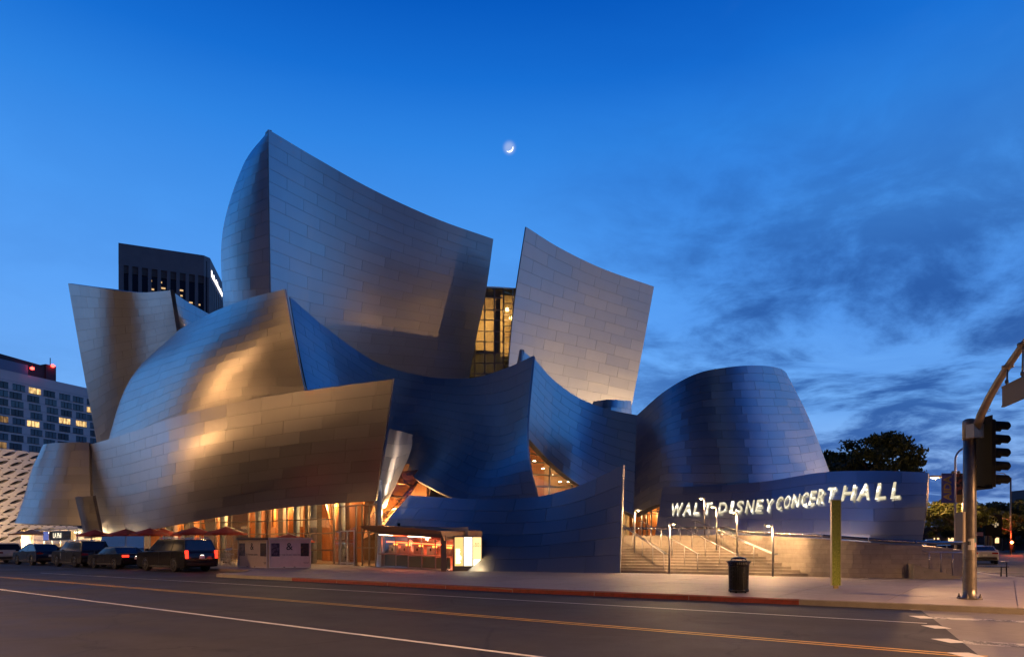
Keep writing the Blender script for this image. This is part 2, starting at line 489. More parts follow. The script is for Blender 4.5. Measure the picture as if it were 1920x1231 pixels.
def sail(name, label, cols, row_h=1.05, pan_l=3.4, thick=0.5, mat=STEEL, bulge=0.006, tilt=0.0032, gap=0.011, seed=0, panels=True, su=26, sv=18):
    rng = np.random.RandomState(seed + 11)
    S = Surf(cols)
    # shell: front, back and rim
    mb = MB()
    U, V = np.meshgrid(np.linspace(0, 1, su), np.linspace(0, 1, sv))
    pf = S.raw(U.ravel(), V.ravel()).reshape(sv, su, 3)
    nn = S.normal(U.ravel(), V.ravel()).reshape(sv, su, 3)
    pb = pf - nn * thick
    fl = S.sign < 0
    a = mb.grid(pf, True, 0, fl); b = mb.grid(pb, True, 0, not fl)
    rim = [a[0][i] for i in range(su)] + [a[j][-1] for j in range(1, sv)] + [a[-1][i] for i in range(su - 2, -1, -1)] + [a[j][0] for j in range(sv - 2, 0, -1)]
    rib = [b[0][i] for i in range(su)] + [b[j][-1] for j in range(1, sv)] + [b[-1][i] for i in range(su - 2, -1, -1)] + [b[j][0] for j in range(sv - 2, 0, -1)]
    n = len(rim)
    for k in range(n):
        q = (rim[k], rib[k], rib[(k + 1) % n], rim[(k + 1) % n])
        mb.face(q if not fl else q[::-1], False, 1)
    o = mb.build(name, [SHELL, EDGE], HALL)
    if label: o['label'] = label
    SHELLS.append((mb.v[:su * sv], [f for f in mb.f[:(su - 1) * (sv - 1)]]))
    if not panels: return S, o
    row_h, pan_l = row_h * 0.88, pan_l * 0.78
    nr = max(2, int(round(S.vl[-1] / row_h)))
    NU, NV = 5, 3
    for j in range(nr):
        v0, v1 = j / nr, (j + 1) / nr
        vm = float(S.varc((v0 + v1) / 2))
        uu = np.linspace(0, 1, 60)
        rl = np.concatenate([[0], np.cumsum(np.linalg.norm(np.diff(S.raw(uu, np.full(60, vm)), axis=0), axis=1))])
        L = rl[-1]; k = max(1, int(round(L / pan_l)))
        cuts = [0.0]; x = L / k * (0.5 if j % 2 else 1.0) * (0.85 + 0.3 * rng.rand())
        while x < L - 0.35 * L / k:
            cuts.append(x); x += L / k * (0.88 + 0.24 * rng.rand())
        cuts.append(L)
        for c0, c1 in zip(cuts, cuts[1:]):
            ua, ub = np.interp([c0 + gap, c1 - gap], rl, uu)
            hv = gap / S.vl[-1]
            va, vb = float(S.varc(v0 + hv)), float(S.varc(v1 - hv))
            A, B = np.meshgrid(np.linspace(0, 1, NU), np.linspace(0, 1, NV))
            UU = ua + (ub - ua) * A.ravel(); VV = va + (vb - va) * B.ravel()
            p = S.raw(UU, VV); nv = S.normal(UU, VV)
            am = bulge * rng.randn()
            t4 = rng.randn(4) * tilt
            h = (t4[0] * (1 - A) * (1 - B) + t4[1] * A * (1 - B) + t4[2] * A * B + t4[3] * (1 - A) * B + am * np.sin(np.pi * A) * np.sin(np.pi * B)).ravel()
            top = p + nv * (0.035 + h)[:, None]
            low = p + nv * 0.004
            vs = top.tolist(); fs = []; sm = []
            for jj in range(NV - 1):
                for ii in range(NU - 1):
                    q = (jj * NU + ii, jj * NU + ii + 1, (jj + 1) * NU + ii + 1, (jj + 1) * NU + ii)
                    fs.append(q[::-1] if fl else q); sm.append(True)
            ring = list(range(NU)) + [jj * NU + NU - 1 for jj in range(1, NV)] + [(NV - 1) * NU + ii for ii in range(NU - 2, -1, -1)] + [jj * NU for jj in range(NV - 2, 0, -1)]
            m = len(ring); i0 = len(vs)
            vs += top[ring].tolist() + low[ring].tolist()
            for kk in range(m):
                q = (i0 + kk, i0 + m + kk, i0 + m + (kk + 1) % m, i0 + (kk + 1) % m)
                fs.append(q if not fl else q[::-1]); sm.append(False)
            c = top.mean(0); nm = nv.mean(0)
            view = c - np.array([0, 0, EYE]); dist = np.linalg.norm(view)
            facing = -float((view / dist * nm).sum())
            ar = (c1 - c0) * (S.vl[-1] / nr) * max(0, facing) / dist**2
            PANELS.append((o, mat, vs, fs, sm, float(rng.rand()), c, ar))
    return S, o


# --- great sail: right-hand concave face and its rounded left return
bx = lambda px: 60 + (px - 503) / 422 * 15.0
S_B, _ = sail('great_sail', 'tallest sail, broad face falling from a sharp peak', [
    [(512, 745, 60.5), (508, 580, 60.2), (505, 400, 60.0), (503, 243, 60.0)],
    [(575, 748, 65.0), (588, 600, 64.3), (592, 440, 63.6), (594, 297, 63.2)],
    [(655, 750, 69.0), (675, 612, 68.0), (690, 480, 67.0), (700, 356, 66.3)],
    [(750, 750, 72.2), (780, 625, 71.2), (805, 515, 70.3), (818, 410, 69.5)],
    [(872, 752, 75.0), (892, 640, 74.3), (912, 540, 73.6), (925, 448, 73.0)]], 1.12, 4.6, 0.6, STEEL_MATTE, seed=1)
sail('great_sail_return', 'rounded left flank of the tallest sail', [
    [(452, 745, 73.0), (446, 580, 73.0), (445, 440, 72.0), (478, 300, 70.5), (502, 262, 69.5)],
    [(428, 745, 69.0), (420, 580, 69.0), (418, 440, 67.5), (456, 312, 65.2), (502, 250, 62.5)],
    [(442, 745, 64.5), (434, 580, 64.4), (432, 430, 63.6), (464, 310, 62.4), (502.2, 246, 61.2)],
    [(476, 745, 61.8), (468, 580, 61.6), (468, 415, 61.2), (482, 300, 60.8), (502.5, 244, 60.4)],
    [(511, 745, 60.6), (507, 580, 60.3), (504, 400, 60.1), (502.6, 290, 60.1), (502.8, 243, 60.1)]], 1.12, 2.6, 0.3, STEEL, seed=2, su=22, sv=22)
# --- second tall sail to the right of the glass tower
S_C, _ = sail('tall_sail', 'upright floodlit sail right of the glazed stair tower', [
    [(948, 790, 67.5), (953, 690, 67.4), (964, 570, 67.2), (986, 425, 67.0)],
    [(1010, 800, 72.0), (1018, 705, 71.5), (1034, 590, 70.8), (1050, 465, 70.2)],
    [(1082, 800, 76.0), (1094, 720, 75.5), (1112, 610, 74.8), (1131, 504, 74.0)],
    [(1176, 800, 80.5), (1188, 740, 80.0), (1208, 636, 79.4), (1226, 537, 78.8)]], 1.25, 4.4, 0.12, STEEL_PALE, seed=3)
# --- far-left leaning sail
al = lambda px, o=0: dline(px, -7 + o)
sail('leaning_sail', 'outward-leaning slab sail at the left end', [
    [(196, 900, al(196, -3.4)), (182, 830, al(182, -2.4)), (156, 690, al(156, 0)), (128, 531, al(128, 2.6))],
    [(232, 880, al(232, -3.4)), (222, 800, al(222, -2.2)), (206, 670, al(206, 0.3)), (195, 540.5, al(195, 2.8))],
    [(285, 850, al(285, -3.2)), (278, 770, al(278, -2.2)), (268, 655, al(268, -0.2)), (258, 548, al(258, 1.8))],
    [(352, 800, al(352, -1.5)), (346, 720, al(346, -1)), (334, 635, al(334, 0.6)), (320, 544, al(320, 2.6))]], 1.15, 4.2, 0.4, STEEL_MATTE, seed=4)
ae = al(320, 2.6)
sail('leaning_sail_return', 'dark side face of the leaning sail', [
    [(353, 800, al(352, -1.7)), (347, 720, al(346, -1.2)), (335, 635, al(334, 0.4)), (321, 544.5, al(320, 2.4))],
    [(378, 800, ae + 5), (372, 720, ae + 4.5), (362, 640, ae + 4.2), (352, 566, ae + 4)],
    [(420, 800, ae + 12), (415, 720, ae + 11), (405, 650, ae + 10), (398, 592, ae + 9.5)]], 1.15, 3.2, 0.3, STEEL_MATTE, seed=5)
# --- middle sail, bulging over the lower one
ml = lambda px, o=0: dline(px, -2.0 + o)
sail('middle_sail', 'bulging golden-lit sail above the lower street sail', [
    [(236, 905, ml(210, -7.0)), (236, 822, ml(225, -7.0)), (268, 715, ml(240, -6.5)), (345, 630, ml(330, -6.0))],
    [(196, 905, ml(196, -3.2)), (205, 822, ml(205, -3.0)), (246, 709, ml(246, -3.0)), (332, 622, ml(332, -3.2))],
    [(235, 895, ml(235, -1.0)), (250, 800, ml(250, -0.4)), (295, 690, ml(295, -0.2)), (372, 599, ml(372, -0.6))],
    [(330, 865, ml(330, 0.2)), (340, 760, ml(340, 1.3)), (365, 668, ml(365, 1.8)), (420, 576.5, ml(420, 1.2))],
    [(450, 830, ml(450, -0.4)), (455, 730, ml(455, 0.9)), (462, 643, ml(462, 1.9)), (478, 556, ml(478, 1.9))],
    [(592, 810, ml(592, -1.5)), (571, 728, ml(571, -0.4)), (549, 620, ml(549, 1.2)), (534, 542, ml(534, 2.2))]], 1.15, 3.6, 0.12, STEEL, seed=6)
# --- lower street sail, floating above the glazed lobby
hl = lambda px, o=0: dline(px, o)
sail('street_sail', 'long low sail floating above the glazed lobby', [
    [(176, 1000, hl(178, -2.2)), (168, 940, hl(168, -1.8)), (162, 885, hl(162, -1.5)), (158, 836, hl(158, -1.2))],
    [(232, 998, hl(232, 0.3)), (228, 938, hl(228, 0.8)), (224, 875, hl(224, 1.2)), (220, 818, hl(220, 1.5))],
    [(284, 992, hl(284, 2.1)), (282, 927, hl(282, 2.7)), (281, 860, hl(281, 3.1)), (280, 798, hl(280, 3.3))],
    [(330, 984, hl(330, 2.9)), (329, 917, hl(329, 3.6)), (328, 848, hl(328, 4.1)), (328, 782, hl(328, 4.3))],
    [(400, 971, hl(400, 2.9)), (400, 904, hl(400, 3.7)), (401, 834, hl(401, 4.3)), (402, 762, hl(402, 4.6))],
    [(540, 951, hl(540, 1.9)), (543, 884, hl(543, 2.7)), (548, 812, hl(548, 3.4)), (552, 735, hl(552, 3.9))],
    [(705, 938, hl(705, 0.9)), (714, 870, hl(714, 1.6)), (726, 792, hl(726, 2.4)), (737, 710, hl(737, 3.0))]], 1.02, 4.2, 0.12, STEEL, seed=7, su=36)
# --- flaring skirt left of it, above the shop
sail('flared_skirt', 'flared cone of steel above the corner shop', [
    [(60, 974, 82.0), (72, 925, 82), (88, 880, 81.5), (104, 833, 81.0)],
    [(28, 980, 78.0), (46, 930, 78), (60, 880, 77.5), (82, 833, 77.0)],
    [(58, 982, 74.0), (72, 932, 74.5), (86, 880, 75), (100, 830, 75.2)],
    [(110, 983, 71.5), (116, 932, 72.3), (122, 880, 73), (130, 829, 73.6)],
    [(172, 985, 70.0), (170, 932, 71), (168, 880, 72), (167, 829, 73)]], 1.05, 3.4, 0.3, STEEL, seed=8)
sail('foot_fin', 'small folded fin at the foot of the street sail', [
    [(159, 1008, 70.0), (150, 968, 69.6), (141, 931, 69.2)],
    [(168, 1008, 69.0), (160, 968, 68.7), (153, 930.5, 68.4)],
    [(190, 1006, 68.2), (182, 968, 68.0), (174, 929, 67.6)]], 1.05, 2.4, 0.3, STEEL_MATTE, seed=9)
# --- central concave bowl running up to the sharp peak
S_E, _ = sail('concave_bowl', 'deep blue concave bowl wall rising to a sharp peak', [
    [(590, 790, 54.5), (578, 740, 54.9), (560, 655, 55.6), (543, 556, 56.2)],
    [(658, 850, 57.0), (650, 780, 57.3), (634, 705, 57.8), (612, 615, 58.2)],
    [(735, 892, 55.6), (738, 830, 56.8), (730, 765, 58.4), (706, 679, 59.8)],
    [(770, 890, 51.0), (792, 830, 53.6), (800, 775, 57.2), (798, 705.5, 60.0)],
    [(790, 905, 46.4), (842, 850, 48.2), (868, 790, 52.6), (882, 709, 57.6)],
    [(880, 944, 42.9), (910, 880, 44.6), (936, 800, 48.2), (946, 691, 52.8)],
    [(1014, 948, 41.0), (992, 860, 42.4), (990, 780, 44.6), (1000.5, 667, 48.0)]], 1.05, 2.6, 0.12, STEEL_MATTE, seed=10, su=40, sv=26)
# --- small pale curl at the end of the street sail
sail('curled_flap', 'pale curled flap behind the end of the street sail', [
    [(700, 948, 46.5), (712, 900, 46.4), (722, 850, 46.2), (730, 803, 46.0)],
    [(712, 954, 46.0), (728, 902, 46.0), (742, 852, 46.0), (751, 808, 46.0)],
    [(722, 950, 46.6), (752, 886, 46.9), (770, 844, 47.2), (773, 814, 47.4)]], 1.05, 1.6, 0.06, STEEL_PALE, seed=11)
# --- face right of the peak, folding to the rounded tower
S_J, _ = sail('folded_face', 'light blue folded face right of the peak', [
    [(987, 818, 45.6), (991, 770, 46.2), (996, 722, 47.0), (1001, 672, 48.1)],
    [(1024, 858, 47.4), (1028, 812, 48.2), (1034, 764, 49.3), (1042, 716, 50.4)],
    [(1066, 895, 49.0), (1072, 848, 49.9), (1080, 797, 51.0), (1090, 748, 52.0)],
    [(1122, 932, 49.3), (1128, 880, 50.3), (1134, 822, 51.5), (1140, 767, 52.6)],
    [(1192, 968, 49.0), (1193, 905, 50.2), (1194, 840, 51.4), (1195, 778, 52.4)]], 0.82, 2.8, 0.35, STEEL, seed=12)
# --- low front wall
S_G, _ = sail('low_front_wall', 'low curved front wall ending in a raised tip by the stairs', [
    [(706, 1062, 43.6), (712, 1014, 44.3), (728, 974, 44.8), (768, 928, 45.0)],
    [(760, 1066, 40.5), (778, 1020, 41.2), (802, 975, 42.0), (828, 932, 42.8)],
    [(856, 1070.5, 37.5), (870, 1025, 38.6), (886, 980, 39.8), (902, 935.5, 40.8)],
    [(968, 1072.5, 36.4), (978, 1028, 37.2), (990, 980, 38.2), (1000, 932, 39.0)],
    [(1066, 1073.5, 35.4), (1072, 1020, 36.0), (1078, 970, 36.7), (1084, 911, 37.3)],
    [(1163, 1074.5, 34.6), (1165, 1010, 35.0), (1167, 945, 35.4), (1169, 871, 35.8)]], 0.98, 3.2, 0.15, STEEL_MATTE, seed=13, su=36)
# --- rounded tower
S_L, _ = sail('rounded_tower', 'dark rounded barrel tower behind the lettered wall', [
    [(1188, 966, 49.0), (1190, 905, 50.2), (1192, 840, 51.4), (1194, 779, 52.4)],
    [(1240, 944, 46.2), (1240, 872, 47.4), (1242, 800, 48.6), (1246, 734, 49.8)],
    [(1310, 956, 43.6), (1308, 865, 45.2), (1306, 778, 46.8), (1305, 701, 48.4)],
    [(1385, 960, 42.6), (1378, 865, 44.4), (1370, 775, 46.4), (1364, 688.5, 48.2)],
    [(1462, 955, 43.4), (1448, 865, 45.4), (1433, 775, 47.6), (1418, 685, 49.6)],
    [(1534, 945, 46.4), (1508, 860, 48.4), (1484, 775, 50.4), (1458, 689.5, 52.2)],
    [(1570, 930, 51.5), (1542, 852, 53.0), (1512, 775, 54.4), (1474, 700, 55.4)],
    [(1556, 925, 58.0), (1530, 850, 58.6), (1500, 778, 59.0), (1466, 706, 59.2)]], 0.82, 2.6, 0.4, STEEL, seed=14, su=40, sv=22)
# --- lettered wall
ds = lambda px: 44.0 - (px - 1228) / 512 * 12.6
S_M, LETTERWALL = sail('lettered_wall', 'low wavy wall carrying the illuminated hall name', [
    [(1228, 1006, ds(1228) - .5), (1233, 975, ds(1233) - .2), (1238, 944, ds(1238) + .35), (1243, 913, ds(1243) + .9)],
    [(1330, 1012, ds(1330) - .4), (1333, 978, ds(1333) + .3), (1336, 944, ds(1336) + 1.2), (1340, 910.5, ds(1340) + 2.2)],
    [(1432, 1019, ds(1432) - 1.0), (1434, 982, ds(1434) - .1), (1436, 944, ds(1436) + 1.1), (1438, 902, ds(1438) + 2.4)],
    [(1540, 1024, ds(1540) - 1.7), (1540, 983, ds(1540) - 1.0), (1540, 937, ds(1540) + .1), (1540, 885.5, ds(1540) + 1.4)],
    [(1640, 1028, ds(1640) - 1.9), (1640, 987, ds(1640) - 1.5), (1640, 938, ds(1640) - .8), (1640, 882.5, ds(1640) + .5)],
    [(1726, 1033, ds(1728) - .6), (1733, 985, ds(1735) - .4), (1738, 935, ds(1740) - .3), (1740, 885.5, ds(1742) + .3)]], 0.98, 3.0, 0.12, STEEL_MATTE, seed=15, su=36)
mb = MB(); mb.box((-2, 63.5, 5.1), (34, 1.5, 10.0)); mb.box((-32, 80, 5.1), (30, 2.0, 10.0), math.atan2(GDIR.y, GDIR.x)); mb.box((14, 62, 3.6), (16, 1.5, 7)); mb.build('inner_core', pbr('core_concrete', (0.12, 0.10, 0.09), 0.8), HALL)
# --- small things peeping over the bowl
sail('roof_spike', 'small pointed prism behind the peak', [
    [(969, 712, 56.0), (969, 686, 56.0), (975, 657, 56.0)],
    [(978, 712, 55.2), (978, 686, 55.2), (979, 656, 55.3)],
    [(1010, 712, 57.5), (1010, 695, 57.5), (1000, 676, 57.5)]], 1.0, 1.6, 0.3, STEEL, seed=16)
sail('roof_hood', 'small curved hood at the foot of the tall sail', [
    [(1100, 800, 64.0), (1106, 775, 64.0), (1112, 753, 64.4)],
    [(1130, 800, 62.5), (1134, 772, 62.5), (1138, 749, 63.2)],
    [(1160, 800, 63.5), (1162, 774, 63.5), (1164, 750, 64.2)],
    [(1186, 800, 67.5), (1184, 776, 67.5), (1183, 751, 67.8)]], 1.0, 2.2, 0.3, STEEL, seed=17)

# --- the panels: the 300 that show largest are objects of their own, the rest one cladding mesh for each sail
def sort_panels():
    from mathutils.bvhtree import BVHTree
    vv, ff = [], []
    for v_, f_ in SHELLS:
        k = len(vv); vv += [tuple(x) for x in v_]; ff += [tuple(i + k for i in f) for f in f_]
    bvh = BVHTree.FromPolygons(vv, ff)
    e = Vector((0, 0, EYE)); vis = []
    for i, pn in enumerate(PANELS):
        c = Vector(pn[6]); d = c - e
        px, py = 960 + FPX * d.x / d.y, HOR - FPX * d.z / d.y
        hit = bvh.ray_cast(e, d.normalized(), d.length - 0.6)
        if hit[0] is None and pn[7] > 0 and 0 < px < 1920 and 0 < py < 1231: vis.append(i)
    vis.sort(key=lambda i: -PANELS[i][7])
    single = set(vis[:290])
    rest = {}
    for i, (o, mat, vs, fs, sm, pv, c, ar) in enumerate(PANELS):
        if i in single:
            mb = MB(); mb.v = vs; mb.f = fs; mb.sm = sm; mb.mi = [0] * len(fs)
            mb.build('steel_panel', mat, o, pv=[pv] * len(vs))
        else:
            r = rest.setdefault(o.name, (o, mat, MB(), []))
            k = len(r[2].v); r[2].v += vs; r[2].f += [tuple(q + k for q in f) for f in fs]; r[2].sm += sm; r[2].mi += [0] * len(fs)
            r[3].extend([pv] * len(vs))
    for o, mat, mb, pv in rest.values():
        mb.build('steel_cladding', mat, o, pv=pv)['kind'] = 'stuff'


sort_panels()

# ================================================================ setting: ground, road, pavement, kerb
def asphalt():
    m, t, out = new_mat('asphalt')
    b = t.new('ShaderNodeBsdfPrincipled')
    co = t.new('ShaderNodeNewGeometry').outputs['Position']
    n1 = t.noise(co, 0.22, 5, 0.6); n2 = t.noise(t.vmath('MULTIPLY', co, (1, 1, 1)), 2.3, 5, 0.65); n3 = t.noise(co, 55, 3, 0.7)
    k = t.math('ADD', t.math('MULTIPLY', n1, 0.055), t.math('ADD', t.math('MULTIPLY', n2, 0.040), t.math('MULTIPLY', n3, 0.05)))
    c = t.ramp(k, [(0.050, (0.006, 0.0055, 0.005, 1)), (0.098, (0.044, 0.039, 0.035, 1))])
    vo = t.new('ShaderNodeTexVoronoi'); vo.feature = 'DISTANCE_TO_EDGE'; vo.inputs['Scale'].default_value = 0.22
    t.link(t.vmath('ADD', co, t.vmath('SCALE', t.noise(co, 0.9, 4, 0.6))), vo.inputs['Vector'])
    crack = t.smooth(vo.outputs['Distance'], 0.003, 0.009, 0.30, 1.0)
    c = t.mix(1.0, c, crack, 'MULTIPLY')
    sx = t.vmath('DOT_PRODUCT', co, (0.588, 0.809, 0.0))              # metres across the avenue: tyre-polished tracks
    wv = t.math('SINE', t.math('MULTIPLY', sx, 3.6)); c = t.mix(1.0, c, t.math('ADD', t.math('MULTIPLY', wv, 0.10), 0.95), 'MULTIPLY')
    stn = t.smooth(t.noise(t.vmath('ADD', co, (31.0, 7.0, 0.0)), 0.55, 4, 0.7), 0.60, 0.72, 1.0, 0.62); c = t.mix(1.0, c, stn, 'MULTIPLY')
    t.link(c, b.inputs['Base Color'])
    t.link(t.smooth(n1, 0.3, 0.7, 0.62, 0.82), b.inputs['Roughness'])
    bn = t.new('ShaderNodeBump'); bn.inputs['Strength'].default_value = 0.5; bn.inputs['Distance'].default_value = 0.008
    t.link(n3, bn.inputs['Height']); t.link(bn.outputs[0], b.inputs['Normal'])
    t.link(b.outputs[0], out.inputs[0])
    return m


def concrete(name, col, joints=0.0):
    m, t, out = new_mat(name)
    b = t.new('ShaderNodeBsdfPrincipled')
    co = t.new('ShaderNodeNewGeometry').outputs['Position']
    n1 = t.noise(co, 0.35, 6, 0.65); n2 = t.noise(co, 4.0, 5, 0.6); n3 = t.noise(co, 60, 2, 0.6)
    k = t.math('ADD', t.math('MULTIPLY', n1, 0.5), t.math('ADD', t.math('MULTIPLY', n2, 0.3), t.math('MULTIPLY', n3, 0.2)))
    c = t.ramp(k, [(0.32, tuple(x * 0.62 for x in col) + (1,)), (0.66, tuple(x * 1.12 for x in col) + (1,))])
    ob = t.new('ShaderNodeObjectInfo')
    c = t.mix(1.0, c, t.math('ADD', t.math('MULTIPLY', ob.outputs['Random'], 0.16), 0.90), 'MULTIPLY')
    spot = t.smooth(t.noise(co, 7.0, 2, 0.5), 0.70, 0.74, 1.0, 0.72)
    c = t.mix(1.0, c, spot, 'MULTIPLY')
    t.link(c, b.inputs['Base Color']); t.link(t.smooth(n1, 0.3, 0.7, 0.55, 0.8), b.inputs['Roughness'])
    bn = t.new('ShaderNodeBump'); bn.inputs['Strength'].default_value = 0.25; bn.inputs['Distance'].default_value = 0.006
    t.link(n3, bn.inputs['Height']); t.link(bn.outputs[0], b.inputs['Normal'])
    t.link(b.outputs[0], out.inputs[0])
    return m


def worn_paint(name, col, wear=0.5):
    """road paint, chipped so that the asphalt colour shows"""
    m, t, out = new_mat(name)
    b = t.new('ShaderNodeBsdfPrincipled'); b.inputs['Roughness'].default_value = 0.6
    co = t.new('ShaderNodeNewGeometry').outputs['Position']
    n = t.math('ADD', t.math('MULTIPLY', t.noise(co, 9, 6, 0.7), 0.6), t.math('MULTIPLY', t.noise(co, 1.3, 3, 0.5), 0.4))
    k = t.smooth(n, wear - 0.06, wear + 0.03)
    c = t.mix(k, (0.05, 0.047, 0.045, 1), t.mix(t.noise(co, 3, 4), tuple(x * 0.75 for x in col) + (1,), tuple(col) + (1,)))
    t.link(c, b.inputs['Base Color']); t.link(b.outputs[0], out.inputs[0])
    return m


ASPH = asphalt()
CONC = concrete('pavement_concrete', (0.40, 0.335, 0.29))
CONC_D = concrete('kerb_concrete', (0.30, 0.26, 0.21))
CONC_R = concrete('crossing_concrete', (0.20, 0.18, 0.17))
REDP = pbr('red_kerb_paint', (0.24, 0.036, 0.024), 0.6, noise=0.35, nscale=6, bump=0.2)
PW = worn_paint('white_road_paint', (0.72, 0.70, 0.66), 0.36)
PWW = worn_paint('worn_white_road_paint', (0.55, 0.53, 0.50), 0.50)
PY = worn_paint('yellow_road_paint', (0.62, 0.36, 0.05), 0.40)

mb = MB(); mb.quad((-6000, -6000, -0.03), (6000, -6000, -0.03), (6000, 6000, -0.03), (-6000, 6000, -0.03))
tag(mb.build('ground', pbr('far_ground', (0.06, 0.055, 0.05), 0.9, noise=0.4, nscale=0.02)), kind='structure')
mb = MB(); mb.quad((-320, -160, 0), (320, -160, 0), (320, 420, 0), (-320, 420, 0))
ROAD = tag(mb.build('road', ASPH), kind='structure')

NIN = -GN                                       # from the street into the pavement


def kp(t, off=0.0):
    """point t metres along the kerb line (to the left), off metres into the pavement"""
    base = Vector((0, 23, 0))
    if t < 0: p = base + Vector((-0.855, 0.518, 0)) * t
    else: p = base + GDIR * t
    return p + NIN * off


# pavement outline in plan
far_l = kp(150, 4.1)
outline = [kp(-15.5), kp(-12), kp(-6), kp(0), kp(8), kp(17.4)]
for k in range(1, 7):                            # rounded return into the parking bay
    a = math.pi / 2 * k / 6
    outline.append(kp(17.4 + 1.6 * math.sin(a), 1.6 * (1 - math.cos(a))))
outline += [kp(19.6, 2.6), kp(21.2, 3.9), kp(22.2, 4.1), kp(60, 4.1), far_l]
SIDE = [Vector((21.0, 14.2, 0)), Vector((23.2, 31, 0)), Vector((28.2, 45, 0)), Vector((39.2, 70, 0)), Vector((60, 115, 0)), Vector((110, 220, 0))]
ring = outline + [far_l + Vector((60, 160, 0))] + SIDE[::-1] + [Vector((17.5, 12.8, 0))]
mb = MB(); mb.prism([(p.x, p.y, -0.02) for p in ring], (0, 0, 0.155))
PAVE = tag(mb.build('pavement', CONC_D), kind='structure')
# slabs between kerb and building front
random.seed(3)
for r_ in range(5):
    o0, o1 = 0.17 + r_ * 2.75, 0.17 + (r_ + 1) * 2.75
    for c_ in range(-5, 7):
        t0, t1 = c_ * 2.75, (c_ + 1) * 2.75
        if t1 > 17.0 and r_ < 2: t1 = 17.0
        if t0 >= 17.0: continue
        j = 0.008
        q = [kp(t0 + j, o0 + j), kp(t0 + j, o1 - j), kp(t1 - j, o1 - j), kp(t1 - j, o0 + j)]
        m2 = MB(); zt = 0.150 + random.uniform(-0.0012, 0.0012)
        m2.prism([(p.x, p.y, 0.12) for p in q][::-1], (0, 0, zt - 0.12))
        m2.build('slab', CONC, PAVE)
# far paving, poured in wide bays: two bands left and right of the slabs
def bay(pts, z=0.146):
    m2 = MB(); m2.prism([(p[0], p[1], 0.11) for p in pts], (0, 0, z - 0.11)); return m2.build('slab', CONC, PAVE)
kk = lambda t, o: (kp(t, o).x, kp(t, o).y)
bay([kk(16.55, 5.7), kk(16.55, 30), kk(60, 30), kk(60, 4.35), kk(22.3, 4.35), kk(19.5, 5.7)][::-1])
bay([kk(-13.77, 0.2), (17.4, 13.1), (20.8, 14.5), (22.9, 31), (27.9, 45), (30.0, 50), (22.6, 40), kk(-13.77, 13.9)])
bay([kk(-13.75, 13.95), (30.0, 50.03), (38.9, 380), (51, 96), (-10, 96), kk(16.52, 30), kk(16.52, 13.95)], 0.145)
bay([kk(16.5, 0.2), kk(16.5, 5.66), kk(19.4, 5.66), kk(21.6, 4.35), kk(19.0, 2.4), kk(18.4, 1.2), kk(17.4, 0.2)][::-1])

# kerb stones, red along the no-stopping stretch
KERB = thing('kerb', None, None, kp(0)); KERB['kind'] = 'structure'; del_ = None
def kerb_piece(pts_out, mat):
    """pts_out: polyline of the road face"""
    m2 = MB(); n = len(pts_out); inn = []
    for i, p in enumerate(pts_out):
        t = (pts_out[min(i + 1, n - 1)] - pts_out[max(i - 1, 0)]).normalized()
        nrm = Vector((t.y, -t.x, 0))
        if nrm.dot(NIN) < -0.2: nrm = -nrm
        inn.append(p + nrm * 0.165)
    prof = lambda i: [(pts_out[i] - (inn[i] - pts_out[i]) * 0.02, -0.02), (pts_out[i], 0.125), (pts_out[i] + (inn[i] - pts_out[i]) * 0.16, 0.152), (inn[i], 0.153), (inn[i], 0.0)]
    rows = [[(p.x, p.y, z) for p, z in prof(i)] for i in range(n)]
    m2.grid(rows, False); m2.poly(rows[0][::-1]); m2.poly(rows[-1])
    return m2.build('kerb_stone', mat, KERB)
j = 0.010
for k in range(-5, 6):
    a, b_ = k * 3.0 + j, k * 3.0 + 3.0 - j
    red = (-11.6 < a) and b_ < 13
    kerb_piece([kp(a - 0.02), kp((a + b_) / 2 - 0.02), kp(b_ - 0.02)], REDP if red else CONC_D)
kerb_piece([p - NIN * 0.02 for p in outline[5:13]], CONC_D)
kerb_piece([outline[k] - NIN * 0.02 for k in (12, 13, 14)], CONC_D)
for k in range(12):
    kerb_piece([kp(22.2 + k * 4 + j, 4.08), kp(26.2 + k * 4 - j, 4.08)], CONC_D)
kerb_piece([kp(-15.0) - NIN * .02, Vector((15.6, 13.5, 0)), Vector((17.5, 12.78, 0))], CONC_D)
for a, b_ in zip(SIDE[:4], SIDE[1:5]):
    n_ = max(2, int((b_ - a).length / 3.5))
    for k in range(n_):
        q0, q1 = a.lerp(b_, k / n_), a.lerp(b_, (k + 1) / n_ - 0.004); t_ = (q1 - q0).normalized(); nn_ = Vector((-t_.y, t_.x, 0))
        m2 = MB(); m2.prism([q0 - Vector((0, 0, .02)) , q0 + nn_ * 0.165 - Vector((0, 0, .02)), q1 + nn_ * 0.165 - Vector((0, 0, .02)), q1 - Vector((0, 0, .02))][::-1], (0, 0, 0.173)); m2.build('kerb_stone', CONC_D, KERB)

